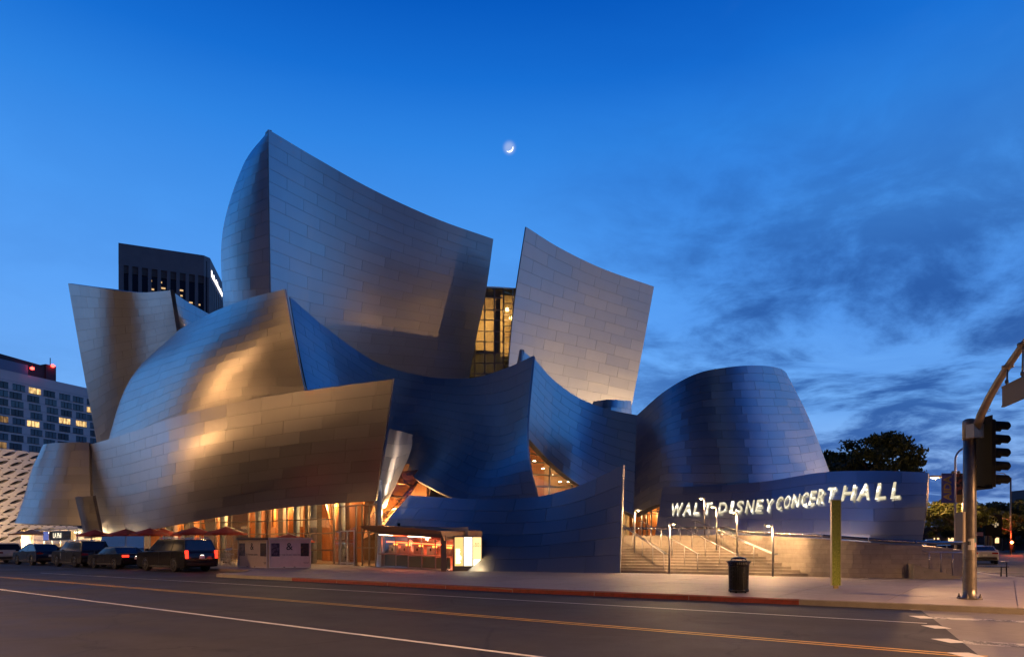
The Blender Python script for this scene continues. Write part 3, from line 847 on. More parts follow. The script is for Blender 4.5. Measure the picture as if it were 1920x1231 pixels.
# road markings, each a thin sheet on the road
def sheet(name, pts, mat, z=0.005, parent=None):
    m2 = MB(); m2.poly([(p[0], p[1], z) for p in pts]); o = m2.build(name, mat, parent)
    return o
MARK = thing('road_markings', None, None, (0, 15, 0)); MARK['kind'] = 'structure'
def stripe(name, a, b_, wdt, mat, nseg=1, z=0.005):
    a, b_ = Vector(a), Vector(b_); a.z = b_.z = 0
    t = (b_ - a).normalized(); n = Vector((-t.y, t.x, 0)) * wdt / 2
    m2 = MB(); k = max(1, int((b_ - a).length / 3))
    rows = [[tuple(a.lerp(b_, i / k) - n + Vector((0, 0, z))), tuple(a.lerp(b_, i / k) + n + Vector((0, 0, z)))] for i in range(k + 1)]
    m2.grid(rows, False, 0, True)
    return m2.build(name, mat, MARK)
ext = lambda a, b_, s, e: (a + (a - b_).normalized() * s, b_ + (b_ - a).normalized() * e)
a, b_ = ext(G_(0, 1104.5), G_(1010, 1231), 60, 12); stripe('lane_line', a, b_, 0.12, PW)
a, b_ = ext(G_(425, 1115.5), G_(1790, 1226.5), 90, 0.4)
off = Vector((0.588, 0.809, 0)) * 0.11
stripe('centre_line', a + off, b_ + off, 0.10, PY); stripe('centre_line', a - off, b_ - off, 0.10, PY)
a, b_ = ext(G_(860, 1118), G_(1738, 1168), 30, 0); stripe('lane_line', a, b_, 0.085, PW)
# crossing: lighter concrete bed, broken limit line, worn bars
cr = [G_(1722, 1140.5), G_(1752, 1161), G_(1800, 1200), G_(1846, 1236), G_(2000, 1350), G_(2900, 1320), G_(2300, 1165), G_(2020, 1150)]
tag(sheet('crossing', cr[::-1], CONC_R, 0.003), kind='structure')
for (x0, y0, x1, y1, wd) in ((1703, 1139.5, 1722, 1143.5, .30), (1718, 1154, 1741, 1159, .34), (1742, 1172, 1769, 1178, .32), (1762, 1197, 1800, 1205, .32), (1796, 1223, 1838, 1234, .32)):
    stripe('limit_dash', G_(x0, y0), G_(x1, y1), wd, PW, z=0.007)
for (x0, y0, x1, y1, wd) in ((1772, 1142, 1960, 1152, .40), (1748, 1157.5, 1960, 1167, .42), (1806, 1203, 1990, 1215, .50)):
    stripe('crossing_bar', G_(x0, y0), G_(x1, y1), wd, PWW, z=0.007)

# ================================================================ stairs and stone wall
STONE = concrete('travertine', (0.47, 0.39, 0.31))
STAIR = thing('stone_stairs', 'broad pale stone stairs rising to the hall entrance', 'stairs', (8.5, 34, 0.15))
SF0, SF1 = Vector((4.2, 35.7, 0)), Vector((13.4, 30.85, 0))
SR0, SR1 = Vector((2.6, 41.3, 0)), Vector((11.9, 40.0, 0))
NST = 14; RISE = (LAND_Z - 0.15) / NST
def st(u, t): return SF0.lerp(SF1, u).lerp(SR0.lerp(SR1, u), t)
def st_z(t): return 0.15 + RISE * min(NST, int(t * NST + 1.0001))
for k in range(NST):
    t0, t1 = k / NST, (k + 1) / NST
    zb, zt = 0.15 + k * RISE - 0.02 - (0.14 if k == 0 else 0), 0.15 + (k + 1) * RISE
    nseg = 9
    for sgm in range(nseg):                                          # blocks of each step
        ua, ub = (sgm + (0.35 if k % 2 else 0.0)) / nseg, (sgm + 1 + (0.35 if k % 2 else 0.0)) / nseg
        if sgm == 0: ua = 0.0
        if sgm == nseg - 1: ub = 1.0
        ub = min(ub, 1.0)
        g_ = 0.0006
        td = 0.022 / (st(ua, 1) - st(ua, 0)).length                    # nosing overhang
        q = [st(ua + g_, t0 + td), st(ub - g_, t0 + td), st(ub - g_, min(1.0, t1 + 0.02 + td)), st(ua + g_, min(1.0, t1 + 0.02 + td))]
        m2 = MB(); jz = random.uniform(-0.002, 0.002)
        m2.prism([(p.x, p.y, zb) for p in q], (0, 0, zt - zb - 0.045))
        q = [st(ua + g_, t0), st(ub - g_, t0), st(ub - g_, min(1.0, t1 + 0.02)), st(ua + g_, min(1.0, t1 + 0.02))]
        m2.prism([(p.x, p.y, zt - 0.045) for p in q], (0, 0, 0.045 + jz)); m2.build('step_block', STONE, STAIR)
# landing and terrace under the lettered wall
land = [SR0, SR1, Vector((13.6, 31.6, 0)), Vector((17.2, 30.0, 0)), Vector((20.6, 31.2, 0)), Vector((24, 44, 0)), Vector((20, 60, 0)), Vector((0, 56, 0))]
m2 = MB()
bot = [m2.vert((p.x, p.y, 0.05)) for p in land]; lz = [LAND_Z, LAND_Z, 1.80, 1.50, 1.35, 1.9, LAND_Z, LAND_Z]
top = [m2.vert((p.x, p.y, z - 0.004)) for p, z in zip(land, lz)]
for k in range(len(land)): m2.face((bot[k], bot[(k + 1) % len(land)], top[(k + 1) % len(land)], top[k]))
for tri in ((0, 1, 6), (0, 6, 7), (1, 5, 6), (1, 2, 5), (2, 3, 5), (3, 4, 5)): m2.face([top[k] for k in tri])
TERR = tag(m2.build('terrace', CONC), kind='structure')

# curved stone retaining wall
cpts = np.array([(11.85, 40.4), (12.2, 37.0), (12.75, 34.0), (13.45, 31.35), (14.6, 30.05), (16.0, 29.6), (17.5, 29.45), (19.2, 29.7)])
def crspline(pts, n=20):
    g = np.concatenate([2 * pts[:1] - pts[1:2], pts, 2 * pts[-1:] - pts[-2:-1]])
    out = []
    for i in range(len(pts) - 1):
        for t in np.linspace(0, 1, n, endpoint=False):
            wv = cr_w(np.array(t)); out.append(sum(g[i + a] * wv[a] for a in range(4)))
    out.append(pts[-1]); return np.array(out)
wl = crspline(cpts); wls = np.concatenate([[0], np.cumsum(np.linalg.norm(np.diff(wl, axis=0), axis=1))]); WLEN = wls[-1]
def wp(s, off=0.0):
    s = max(0.0, min(WLEN, s)); e = 0.05
    x, y = np.interp(s, wls, wl[:, 0]), np.interp(s, wls, wl[:, 1])
    x1, y1 = np.interp(min(WLEN, s + e), wls, wl[:, 0]), np.interp(min(WLEN, s + e), wls, wl[:, 1])
    x0, y0 = np.interp(max(0, s - e), wls, wl[:, 0]), np.interp(max(0, s - e), wls, wl[:, 1])
    t = Vector((x1 - x0, y1 - y0, 0)).normalized(); n = Vector((t.y, -t.x, 0))      # towards the street
    return Vector((x, y, 0)) + n * off
def wtop(s): return float(np.interp(s, [0, 6, 9.6, 12.5, WLEN], [2.16, 2.06, 1.90, 1.66, 1.44]))
SWALL = thing('stone_wall', 'curved pale stone block wall below the lettered steel wall', 'wall', (15, 30.5, 0.15))
m2 = MB()
ss = np.linspace(0, WLEN, 60)
rows = []
for s in ss:
    a, b_ = wp(s, -0.02), wp(s, -0.40); zt = wtop(s) - 0.015
    rows.append([(a.x, a.y, 0.1), (a.x, a.y, zt), (b_.x, b_.y, zt), (b_.x, b_.y, 0.1)])
m2.grid(rows, False); m2.poly(rows[0][::-1]); m2.poly(rows[-1])
m2.build('wall_core', CONC_D, SWALL)
random.seed(5)
CH = 0.205
for r_ in range(11):
    z0 = 0.15 + r_ * CH; x = -random.uniform(0.1, 0.6)
    while x < WLEN:
        ln = random.uniform(0.55, 0.95); s0, s1 = max(0, x), min(WLEN, x + ln); x += ln
        if s1 - s0 < 0.08: continue
        zt0, zt1 = min(z0 + CH, wtop(s0)), min(z0 + CH, wtop(s1))
        if zt0 - z0 < 0.04 or zt1 - z0 < 0.04: continue
        g_ = 0.006; pr = random.uniform(0.0, 0.007)
        m2 = MB(); ns = 3
        fr = [[None] * 2 for _ in range(ns)]; rows = []
        for i in range(ns):
            s = s0 + g_ + (s1 - s0 - 2 * g_) * i / (ns - 1); zt = zt0 + (zt1 - zt0) * i / (ns - 1) - g_
            o_, i_ = wp(s, pr), wp(s, -0.05)
            rows.append([(i_.x, i_.y, z0 + g_), (o_.x, o_.y, z0 + g_), (o_.x, o_.y, zt), (i_.x, i_.y, zt)])
        m2.grid(rows, False); m2.poly(rows[0][::-1]); m2.poly(rows[-1])
        m2.build('stone_block', STONE, SWALL)

# --- handrails on the stairs
RAILM = pbr('rail_steel', (0.48, 0.46, 0.44), 0.28, 1.0)
def handrail(u, label, ends=(0.02, 0.95), posts=6, two=False):
    base = st(u, 0.0)
    th = thing('stair_handrail', label, 'handrail', (base.x, base.y, 0.15), group='handrails on the stairs')
    for du in ((0.0, 0.012) if two else (0.0,)):
        pl = []
        for t in (ends[0] - 0.035, ends[0], ends[1], ends[1] + 0.05):
            p = st(u + du, t); z = 0.15 + (LAND_Z - 0.15) * max(0.0, min(1.0, t + 0.03)) + 0.90
            pl.append((p.x, p.y, z))
        pl[0] = (pl[0][0], pl[0][1], pl[1][2]); pl[3] = (pl[3][0], pl[3][1], pl[2][2])
        MB().tube(pl, 0.027, 8).build('rail', RAILM, th)
    for k in range(posts):
        t = ends[0] + (ends[1] - ends[0]) * k / (posts - 1)
        p = st(u, t); zr = 0.15 + (LAND_Z - 0.15) * max(0.0, min(1.0, t + 0.03)) + 0.90
        z0 = st_z(t) - 0.03
        MB().tube([(p.x, p.y, z0), (p.x, p.y, zr)], 0.019, 8).build('post', RAILM, th)
    return th
handrail(0.37, 'double steel handrail on the stairs nearest the low steel wall', two=True)
handrail(0.53, 'steel handrail on the stairs, second from the low steel wall')
handrail(0.70, 'steel handrail on the stairs, third from the low steel wall')
handrail(0.86, 'steel handrail on the stairs nearest the curved stone wall', two=True)
# --- thick tube rail on the landing and along the wall
th = thing('tube_rail', 'thick steel tube rail along the stair head and down the stone wall', 'railing', (12, 38, LAND_Z))
pl = [P(1150, 994, 42.4), P(1190, 992.5, 42.2), P(1290, 991, 41.6), P(1368, 988, 40.4)]
pl = [Vector((p.x, p.y, LAND_Z + 0.46)) for p in pl] 
for s, dz in ((1.6, 0.42), (3.2, 0.22), (4.6, 0.13), (6.0, 0.12), (8.0, 0.12), (9.4, 0.12), (11, 0.12), (13, 0.13), (WLEN - 0.8, 0.18), (WLEN + 0, 0.24)):
    p = wp(s, -0.14); pl.append(Vector((p.x, p.y, wtop(s) + dz)))
pl.append(wp(WLEN, -0.14) + Vector((1.1, 0.5, wtop(WLEN) + 0.22)))
MB().tube(pl, 0.075, 12).build('rail', pbr('dark_tube_steel', (0.34, 0.32, 0.34), 0.25, 1.0), th)
for px in (1198, 1240, 1272, 1296, 1308, 1331, 1349, 1372):
    dd = 42.2 - (px - 1190) / 180 * 1.6
    p = P(px, 1000, dd)
    MB().tube([(p.x, p.y, LAND_Z - 0.1), (p.x, p.y, LAND_Z + 0.46)], 0.02, 8).build('post', RAILM, th)
for s in (2.4, 4.0, 6.0, 8.0, 10.0, 12.0, 14.0, WLEN - 0.2):
    p = wp(s, -0.14)
    MB().tube([(p.x, p.y, wtop(s) - 0.1), (p.x, p.y, wtop(s) + 0.2)], 0.02, 8).build('post', RAILM, th)

# --- low stair lamps: straight post, short arm, small head
LAMPM = pbr('lamp_post_steel', (0.40, 0.38, 0.36), 0.35, 1.0)
BULB = glow('lamp_bulb', (1.0, 0.72, 0.38), 90.0)
def stair_lamp(p, h, side, label, power=480):
    th = thing('stair_lamp', label, 'lamp', p, group='lamps on the stairs')
    x, y, z = p
    MB().tube([(x, y, z), (x, y, z + h)], 0.042, 10).build('post', LAMPM, th)
    MB().lathe([(0.10, 0), (0.10, 0.02), (0.05, 0.035)], (x, y, z - 0.005), 12).build('base_plate', LAMPM, th)
    hx = x + side * 0.20
    mb_ = MB().bar((x, y, z + h + 0.01), (x + side * 0.36, y, z + h + 0.03), 0.13, 0.05); mb_.build('head', LAMPM, th)
    MB().lathe([(0.03, 0), (0.055, 0.012), (0.055, 0.03)], (hx, y, z + h - 0.045), 12).build('bulb', BULB, th)
    lamp('lamp_light', (hx, y - 0.02, z + h - 0.11), (1.0, 0.60, 0.28), power, 0.06, th)
stair_lamp((6.68, 37.2, 0.95), 2.5, 1, 'stair lamp on the steps beside the low steel wall')
p = P(1253, 1075, 33.6); stair_lamp((p.x, p.y - 0.25, 0.15), 2.45, 1, 'stair lamp at the foot of the steps beside the first handrail')
p = P(1321, 1008, 39.6); stair_lamp((p.x, p.y, 2.0), 2.25, -1, 'stair lamp at the stair head, in front of the lettering', 380)
p = st(0.80, 0.50); stair_lamp((p.x, p.y, st_z(0.5) - 0.01), 2.3, -1, 'stair lamp halfway up the steps beside the last handrail', 380)
p = P(1382, 1045, 34.0); stair_lamp((p.x, p.y, 1.0), 2.2, -1, 'stair lamp low on the steps behind the litter bin', 380)
p = P(1449, 1080, 30.6); stair_lamp((p.x, p.y, 0.15), 2.3, -1, 'stair lamp on the pavement where the stone wall bends')

# ================================================================ concert hall: lobby, glazing, ticket booth, lettering
FRAME = pbr('bronze_mullion', (0.26, 0.21, 0.17), 0.4, 1.0)
FRAMEL = pbr('pale_mullion', (0.50, 0.47, 0.43), 0.35, 1.0)
GLS = glass('lobby_glass', (0.92, 0.90, 0.86), 0.06)
WOOD = pbr('douglas_fir', (0.42, 0.15, 0.04), 0.45, noise=0.28, nscale=1.2, stretch=(6, 6, 0.5))
WOODD = pbr('dark_fir', (0.16, 0.07, 0.03), 0.5, noise=0.3, nscale=1.5, stretch=(6, 6, 0.5))
PLASTER = pbr('warm_plaster', (0.62, 0.50, 0.36), 0.8, noise=0.08)
INFLOOR = pbr('lobby_floor', (0.30, 0.20, 0.12), 0.35, noise=0.2)
COLM = pbr('grey_blue_column', (0.36, 0.42, 0.46), 0.35, noise=0.1)
DARK = pbr('dark_void', (0.02, 0.018, 0.016), 0.8)
DOWN = glow('downlight', (1.0, 0.82, 0.55), 40.0)
WARM = (1.0, 0.62, 0.26)


def glazing(name, quad, us, vs, bar=0.08, barmat=FRAME, gm=GLS, label=None, depth=0.10, mask=None):
    """glazed screen on a bilinear quad (bl, br, tr, tl): frame bars joined as the part, each pane a sub-part"""
    bl, br, tr, tl = [Vector(q) for q in quad]
    f = lambda u, v: bl.lerp(br, u).lerp(tl.lerp(tr, u), v)
    nrm = (br - bl).cross(tl - bl).normalized()
    m2 = MB()
    for u in us: m2.bar(f(u, vs[0]), f(u, vs[-1]), bar, depth, up=nrm)
    for v in vs: m2.bar(f(us[0], v), f(us[-1], v), bar * 0.8, depth * 0.8, up=nrm)
    o = m2.build(name, barmat, HALL)
    if label: o['label'] = label
    for i in range(len(us) - 1):
        for k in range(len(vs) - 1):
            if mask and not mask(i, k): continue
            q = [f(us[i], vs[k]), f(us[i + 1], vs[k]), f(us[i + 1], vs[k + 1]), f(us[i], vs[k + 1])]
            MB().prism([p + nrm * 0.004 for p in q], -nrm * 0.012).build('pane', gm, o)
    return o


# --- lobby along the avenue
def lp(px, off=0.0, z=0.15):
    d = dline(px, off); p = P(px, 1000, d); return Vector((p.x, p.y, z))
def tfl(p): return (Vector((p.x, p.y, 0)) - Vector((-11.6, 48, 0))).dot(GDIR)
xs = [300, 322, 348, 376, 404, 434, 466, 501, 538, 578, 626]
A_, B_ = lp(xs[0]), lp(xs[-1])
tt = [tfl(lp(x)) for x in xs]; us = [(t - tt[0]) / (tt[-1] - tt[0]) for t in tt]
up = Vector((0, 0, 5.6))
glazing('lobby_glass_wall', (A_, B_, B_ + up, A_ + up), us, [0, 0.18, 0.40, 0.58, 1.0], 0.10, FRAME, label='glazed lobby front under the street sail')
# canted entrance bay with doors
E0, E1, E2 = lp(626), lp(668, 1.2), P(706, 1062, 44.6); E2.z = 0.15
upE = Vector((0, 0, 4.05))
glazing('entrance_glass', (E0, E1, E1 + upE, E0 + upE), [0, 0.35, 1], [0, 0.42, 0.58, 1.0], 0.09, FRAME)
glazing('entrance_glass', (E1, E2, E2 + upE, E1 + upE), [0, 0.3, 0.65, 1], [0, 0.30, 0.55, 1.0], 0.09, FRAME)
dr = glazing('entrance_door', (E0.lerp(E1, 0.36) + GN * 0.08, E0.lerp(E1, 0.97) + GN * 0.08, E0.lerp(E1, 0.97) + GN * 0.08 + Vector((0, 0, 2.35)), E0.lerp(E1, 0.36) + GN * 0.08 + Vector((0, 0, 2.35))), [0, 0.5, 1], [0, 0.07, 1], 0.10, FRAMEL)
m2 = MB()
for u in (0.45, 0.55):
    p = E0.lerp(E1, 0.36).lerp(E0.lerp(E1, 0.97), u) + GN * 0.16
    m2.tube([(p.x, p.y, 1.0), (p.x, p.y, 1.5)], 0.018, 6)
m2.build('door_handle', RAILM, dr)
# inside: floor, back wall of fir panels, ceiling, columns
def inner(px, off, z): return lp(px, off, z)
m2 = MB(); m2.quad(lp(290, -0.15, 0.155), E2 + Vector((0.5, 0.2, 0.005)), lp(720, -9.5, 0.155), lp(290, -9.5, 0.155)); m2.build('lobby_floor', INFLOOR, HALL)
m2 = MB(); m2.quad(lp(290, -0.3, 5.9), lp(290, -9.5, 5.9), lp(720, -9.5, 5.9), lp(705, -0.6, 5.9)); m2.build('lobby_ceiling', PLASTER, HALL)
BW = MB(); BW.quad(lp(270, -9.4, 0.1), lp(740, -9.4, 0.1), lp(740, -9.4, 6.0), lp(270, -9.4, 6.0)); BWO = BW.build('lobby_back_wall', WOODD, HALL)
random.seed(21)
for k in range(17):
    t0 = 34 - k * 2.35
    p = Vector((-11.6, 48, 0)) + GDIR * t0 + GN * (-random.uniform(3.2, 6.2))
    rz = math.atan2(GDIR.y, GDIR.x) + random.uniform(-0.5, 0.5)
    MB().box((p.x, p.y, 3.05), (random.uniform(1.0, 1.7), 0.25, 5.7), rz).build('fir_panel', WOOD, BWO)
for k in range(9):                              # pale facets and slanted fir members
    t0 = 30 - k * 3.6
    p = Vector((-11.6, 48, 0)) + GDIR * t0 + GN * (-2.4)
    a_ = p + Vector((0, 0, 3.0)) ; b2 = p + GDIR * random.uniform(-0.9, 0.9) + Vector((0, 0, 5.8))
    MB().bar(a_, b2, 0.5, 0.16).build('slanted_member', WOOD if k % 3 else PLASTER, BWO)
for px in (350, 418, 484, 556, 588, 641, 681):
    p = lp(px, -1.3) if px < 620 else (lp(px, -0.7) if px < 660 else E1.lerp(E2, 0.55) + NIN * 1.0)
    MB().tube([(p.x, p.y, 0.1), (p.x, p.y, 5.9)], 0.24, 14).build('lobby_column', COLM, HALL)
for k in range(12):
    p = Vector((-11.6, 48, 0)) + GDIR * (32 - k * 3.1) + GN * (-1.9 - (k % 3) * 1.2)
    MB().lathe([(0.02, 0.05), (0.11, 0.02), (0.10, 0)], (p.x, p.y, 5.80), 10).build('downlight', DOWN, HALL)
for k in range(6):
    p = Vector((-11.6, 48, 0)) + GDIR * (30 - k * 6.2) + GN * (-3.0)
    lamp('lobby_light', (p.x, p.y, 4.6), WARM, 950, 0.25, HALL)
p = E1.lerp(E2, 0.5) + NIN * 2.5; lamp('lobby_light', (p.x, p.y, 3.9), WARM, 800, 0.25, HALL)
# pale stair flight seen behind the doors
p = E1 + NIN * 2.6
m2 = MB(); m2.prism([p + Vector((-0.2, 0, 0)), p + Vector((2.4, -0.6, 0)), p + Vector((2.4, -0.6, 2.6)), p + Vector((-0.2, 0, 1.0))], NIN * 0.2); m2.build('inner_stair_wall', PLASTER, HALL)
# warm soffit edge under the street sail
for k in range(6):
    p = lp(330 + k * 62, 1.2, 0)
    zz_ = 2.9 + 0.28 * k
# --- diamond window between flap and low wall
WINB = glass('brown_glass', (0.55, 0.42, 0.32), 0.10)
def tri_window(name, pts, lines, bar, back, backmat, lab, light=None, gm=GLS, barmat=FRAME):
    """glazed opening of any outline (pixel, depth): pane, glazing bars, a lit room behind it"""
    q = [P(*p) for p in pts]
    c = sum(q, Vector()) / len(q)
    nrm = (q[1] - q[0]).cross(q[-1] - q[0]).normalized()
    if nrm.y > 0: nrm = -nrm
    m2 = MB()
    for a_, b2 in lines: m2.bar(P(*a_), P(*b2), bar, bar, up=nrm)
    o = m2.build(name, barmat, HALL); o['label'] = lab
    MB().prism(q if (q[1] - q[0]).cross(q[-1] - q[0]).y < 0 else q[::-1], -nrm * 0.02).build('pane', gm, o)
    return o
tri_window('diamond_window', [(738, 884, 50.6), (800, 878, 49.2), (766, 932, 47.6), (690, 1004, 46.6), (686, 985, 47.0), (706, 950, 48.0)],
           [((694, 996, 46.8), (790, 894, 49.2)), ((712, 964, 47.6), (742, 952, 47.3)), ((728, 930, 48.4), (764, 932, 47.8)), ((742, 905, 49.4), (780, 910, 48.8)), ((700, 975, 47.2), (722, 976, 47.0)),
            ((706, 950, 48.0), (730, 972, 47.1)), ((728, 915, 49.0), (752, 945, 47.6)), ((748, 890, 50.0), (775, 918, 48.6))], 0.07, 0, None, 'slanted diamond-pattern window beside the curled flap', gm=WINB)
m2 = MB(); q = [P(680, 1010, 49.5), P(800, 950, 50.5), P(820, 868, 53), P(725, 870, 53)]; m2.quad(*q); m2.build('window_room', pbr('brown_room', (0.40, 0.20, 0.10), 0.7), HALL)
p = P(742, 930, 48.9); lamp('room_light', p, WARM, 14, 0.2, HALL)
# --- triangular window under the folded face
m2 = MB()
W2 = [(984, 806, 50.2), (1100, 930, 53.0), (1020, 950, 51.0), (986, 900, 50.2)]
o = tri_window('triangular_window', [(980, 800, 49.4), (1112, 934, 51.2), (1010, 950, 49.2), (984, 900, 49.0)],
    [((980, 845, 49.2), (1040, 862, 50)), ((982, 866, 49.2), (1060, 868, 50.3)), ((984, 888, 49.2), (1090, 893, 50.8)), ((984, 910, 49.2), (1090, 914, 50.8)), ((1032, 850, 49.9), (1029, 950, 49.7)), ((1072, 880, 50.6), (1070, 940, 50.3)), ((989, 800, 49.4), (988, 940, 49.0))], 0.09, 0, None, 'triangular lit window under the folded face', barmat=FRAMEL)
m2 = MB(); m2.quad(P(960, 960, 53.5), P(1020, 960, 54.5), P(1020, 780, 54.5), P(960, 780, 53.5)); m2.quad(P(1020.3, 960, 54.6), P(1140, 960, 56.5), P(1140, 780, 56.5), P(1020.3, 780, 54.6), mi=1)
m2.build('window_room', [WOOD, pbr('room_plaster', (0.60, 0.38, 0.22), 0.8, noise=0.1)], HALL)
m2 = MB(); m2.quad(P(985, 826, 50.6), P(1085, 830, 52.6), P(1100, 836, 56), P(985, 832, 53.4)); m2.build('window_ceiling', WOODD, HALL)
for (px, py, d) in ((1022, 853, 50.6), (1002, 864, 51.2), (1038, 870, 51.0), (1018, 878, 51.6), (1055, 883, 51.6), (1036, 890, 52), (1075, 896, 52.4), (1050, 903, 52.6), (1066, 903, 52.8)):
    p = P(px, py, d); MB().lathe([(0.02, 0.05), (0.11, 0.02), (0.10, 0)], p, 10).build('downlight', DOWN, HALL)
p = P(1045, 890, 51.8); lamp('room_light', p, WARM, 220, 0.2, HALL)
p = P(1002, 915, 51.0); lamp('room_light', p, WARM, 30, 0.2, HALL)

# --- glazed stair tower between the two tall sails
TD = 78.0
bl, br, tr, tl = P(862, 716, TD), P(953, 716, TD), P(957, 541, TD), P(900, 536, TD)
glazing('glass_tower', (P(860, 716, TD), P(944, 716, TD), P(944, 541, TD), P(860, 538, TD)), [0, 0.17, 0.36, 0.58, 0.80, 1.0], [0, 0.09, 0.2, 0.31, 0.43, 0.54, 0.66, 0.77, 0.9, 1.0], 0.16, FRAME, glass('tower_glass', (0.75, 0.72, 0.62), 0.05), 'glazed stair tower with steel grid between the tall sails')
glazing('glass_tower_flank', (P(944.3, 716, TD), P(962, 716, TD - 3), P(962, 541, TD - 3), P(944.3, 541, TD)), [0, 1], [0, .06, .12, .18, .24, .3, .36, .42, .48, .54, .6, .66, .72, .78, .84, 1.0], 0.12, FRAME, glass('tower_glass', (0.75, 0.72, 0.62), 0.05))
CREAM = pbr('cream_room_wall', (0.70, 0.52, 0.30), 0.8, noise=0.06)
m2 = MB(); m2.quad(P(886, 655, TD + 4), P(926, 658, TD + 4), P(930, 560, TD + 4), P(886, 556, TD + 4)); m2.build('lit_room_wall', CREAM, HALL)
m2 = MB(); m2.quad(P(938, 668, TD + 2.5), P(972, 668, TD + 1), P(972, 555, TD + 1), P(938, 553, TD + 2.5)); m2.build('lit_room_wall', CREAM, HALL)
m2 = MB(); m2.quad(P(845, 720, TD + 5), P(985, 720, TD + 5), P(985, 540, TD + 5), P(845, 540, TD + 5)); m2.build('tower_back', pbr('olive_dark', (0.10, 0.085, 0.04), 0.7), HALL)
m2 = MB(); m2.quad(P(850, 533, TD - 0.3), P(944, 538, TD - 0.3), P(980, 541, TD + 6), P(850, 536, TD + 6)); m2.build('tower_roof', FRAME, HALL)
for (px, py, dd, pw) in ((906, 590, 1.6, 330), (905, 640, 1.6, 260), (951, 585, 0.2, 160), (950, 650, 0.5, 90), (880, 690, 2.0, 30)):
    lamp('tower_light', P(px, py, TD + dd), (1.0, 0.68, 0.30), pw, 0.2, HALL)
p = P(951, 580, TD - 0.2); MB().lathe([(0.02, -0.2), (0.2, -0.1), (0.2, 0.1), (0.02, 0.2)], p, 10).build('tower_bulb', glow('tower_bulb', (1, 0.8, 0.45), 25), HALL)

# --- entrance at the stair head
DD = 52.5
q0, q1 = P(1160, 1004, DD), P(1245, 1004, DD); q0.z = q1.z = LAND_Z
glazing('stair_head_doors', (q0, q1, q1 + Vector((0, 0, 3.2)), q0 + Vector((0, 0, 3.2))), [0, 0.16, 0.32, 0.52, 0.62, 0.72, 0.86, 1.0], [0, 0.55, 0.62, 1.0], 0.08, FRAMEL, label='lit glass doors at the stair head')
m2 = MB(); m2.quad(P(1150, 1010, DD + 4), P(1180, 1010, DD + 4), P(1180, 930, DD + 4), P(1150, 930, DD + 4), mi=1); m2.quad(P(1180, 1010, DD + 5), P(1250, 1010, DD + 3), P(1250, 930, DD + 3), P(1180, 930, DD + 5)); m2.build('door_room', [WOOD, PLASTER], HALL)
m2 = MB(); a_ = P(1216, 1004, DD + 1.2); a_.z = LAND_Z; b2 = P(1236, 1004, DD + 0.6); b2.z = LAND_Z; m2.prism([a_, b2, b2 + Vector((0, 0, 3.2)), a_ + Vector((0, 0, 3.2))], (0, .15, 0)); m2.build('fir_panel', WOOD, HALL)
lamp('door_light', P(1190, 968, DD + 1.5), WARM, 130, 0.2, HALL); lamp('door_light', P(1225, 965, DD - 0.6 + 1.0), WARM, 60, 0.2, HALL); lamp('door_light', P(1168, 975, DD + 2), WARM, 80, 0.2, HALL)

# --- ticket booth
BA, BB = P(715, 1063, 42.8), P(849, 1070, 36.6); BA.z = BB.z = 0.15
bxd = (BB - BA).normalized(); BL = (BB - BA).length; bn_ = Vector((bxd.y, -bxd.x, 0))
if bn_.y > 0: bn_ = -bn_
bo = lambda x, out, z: BA + bxd * x + bn_ * out + Vector((0, 0, z))
BROWN = pbr('copper_fascia', (0.34, 0.20, 0.12), 0.45, 0.6, noise=0.12)
m2 = MB()                                       # canopy: sloping roof with deep fascia
lft, rgt = -1.9, BL - 0.30
rows = []
for k in range(9):
    u = k / 8; x = lft + (rgt - lft) * u; zt = 2.62 - 0.42 * u * u - 0.05 * u; zb = zt - (0.16 + 0.36 * min(1, u * 3.5)) 
    rows.append([bo(x, -2.2, zt + 0.05), bo(x, 0.60, zt), bo(x, 0.35, zb), bo(x, -2.2, zb + 0.30)])
m2.grid(rows, False, 0, True); m2.poly(rows[0]); m2.poly(rows[-1][::-1])
BOOTH = m2.build('ticket_canopy', BROWN, HALL); BOOTH['label'] = 'copper-brown canopy over the ticket windows'
m2 = MB().bar(bo(BL - 0.45, 0.28, 0), bo(BL - 0.45, 0.28, 1.95), 0.24, 0.28); m2.build('booth_pier', pbr('bronze_pier', (0.30, 0.22, 0.17), 0.4, 0.8), BOOTH)
m2 = MB(); m2.prism([bo(-0.9, -0.2, 0), bo(0.0, 0.0, 0), bo(0.0, 0.0, 2.2), bo(0.35, 0.1, 2.4), bo(-0.4, 0, 2.4)], -bn_ * 0.1); m2.build('booth_fin', STEEL_MATTE, BOOTH, pv=None)
m2 = MB().box((0, 0, 0), (0, 0, 0)) if False else MB()
m2.quad(bo(0, -1.0, 0), bo(BL, -1.0, 0), bo(BL, -1.0, 2.4), bo(0, -1.0, 2.4)); m2.build('booth_back', pbr('booth_inner', (0.55, 0.45, 0.38), 0.7, noise=0.1), BOOTH)
m2 = MB(); m2.quad(bo(0, -1.1, 2.02), bo(BL, -1.1, 1.86), bo(BL, 0.6, 1.80), bo(0, 0.6, 2.12)); m2.build('booth_soffit', pbr('booth_soffit', (0.50, 0.36, 0.28), 0.5), BOOTH)
NEON = glow('red_neon', (1.0, 0.10, 0.03), 9.0); NEONW = glow('warm_tube', (1.0, 0.70, 0.42), 14.0)
MB().bar(bo(0.15, -0.32, 1.62), bo(BL - 0.3, -0.32, 1.38), 0.05, 0.07).build('red_neon_tube', NEON, BOOTH)
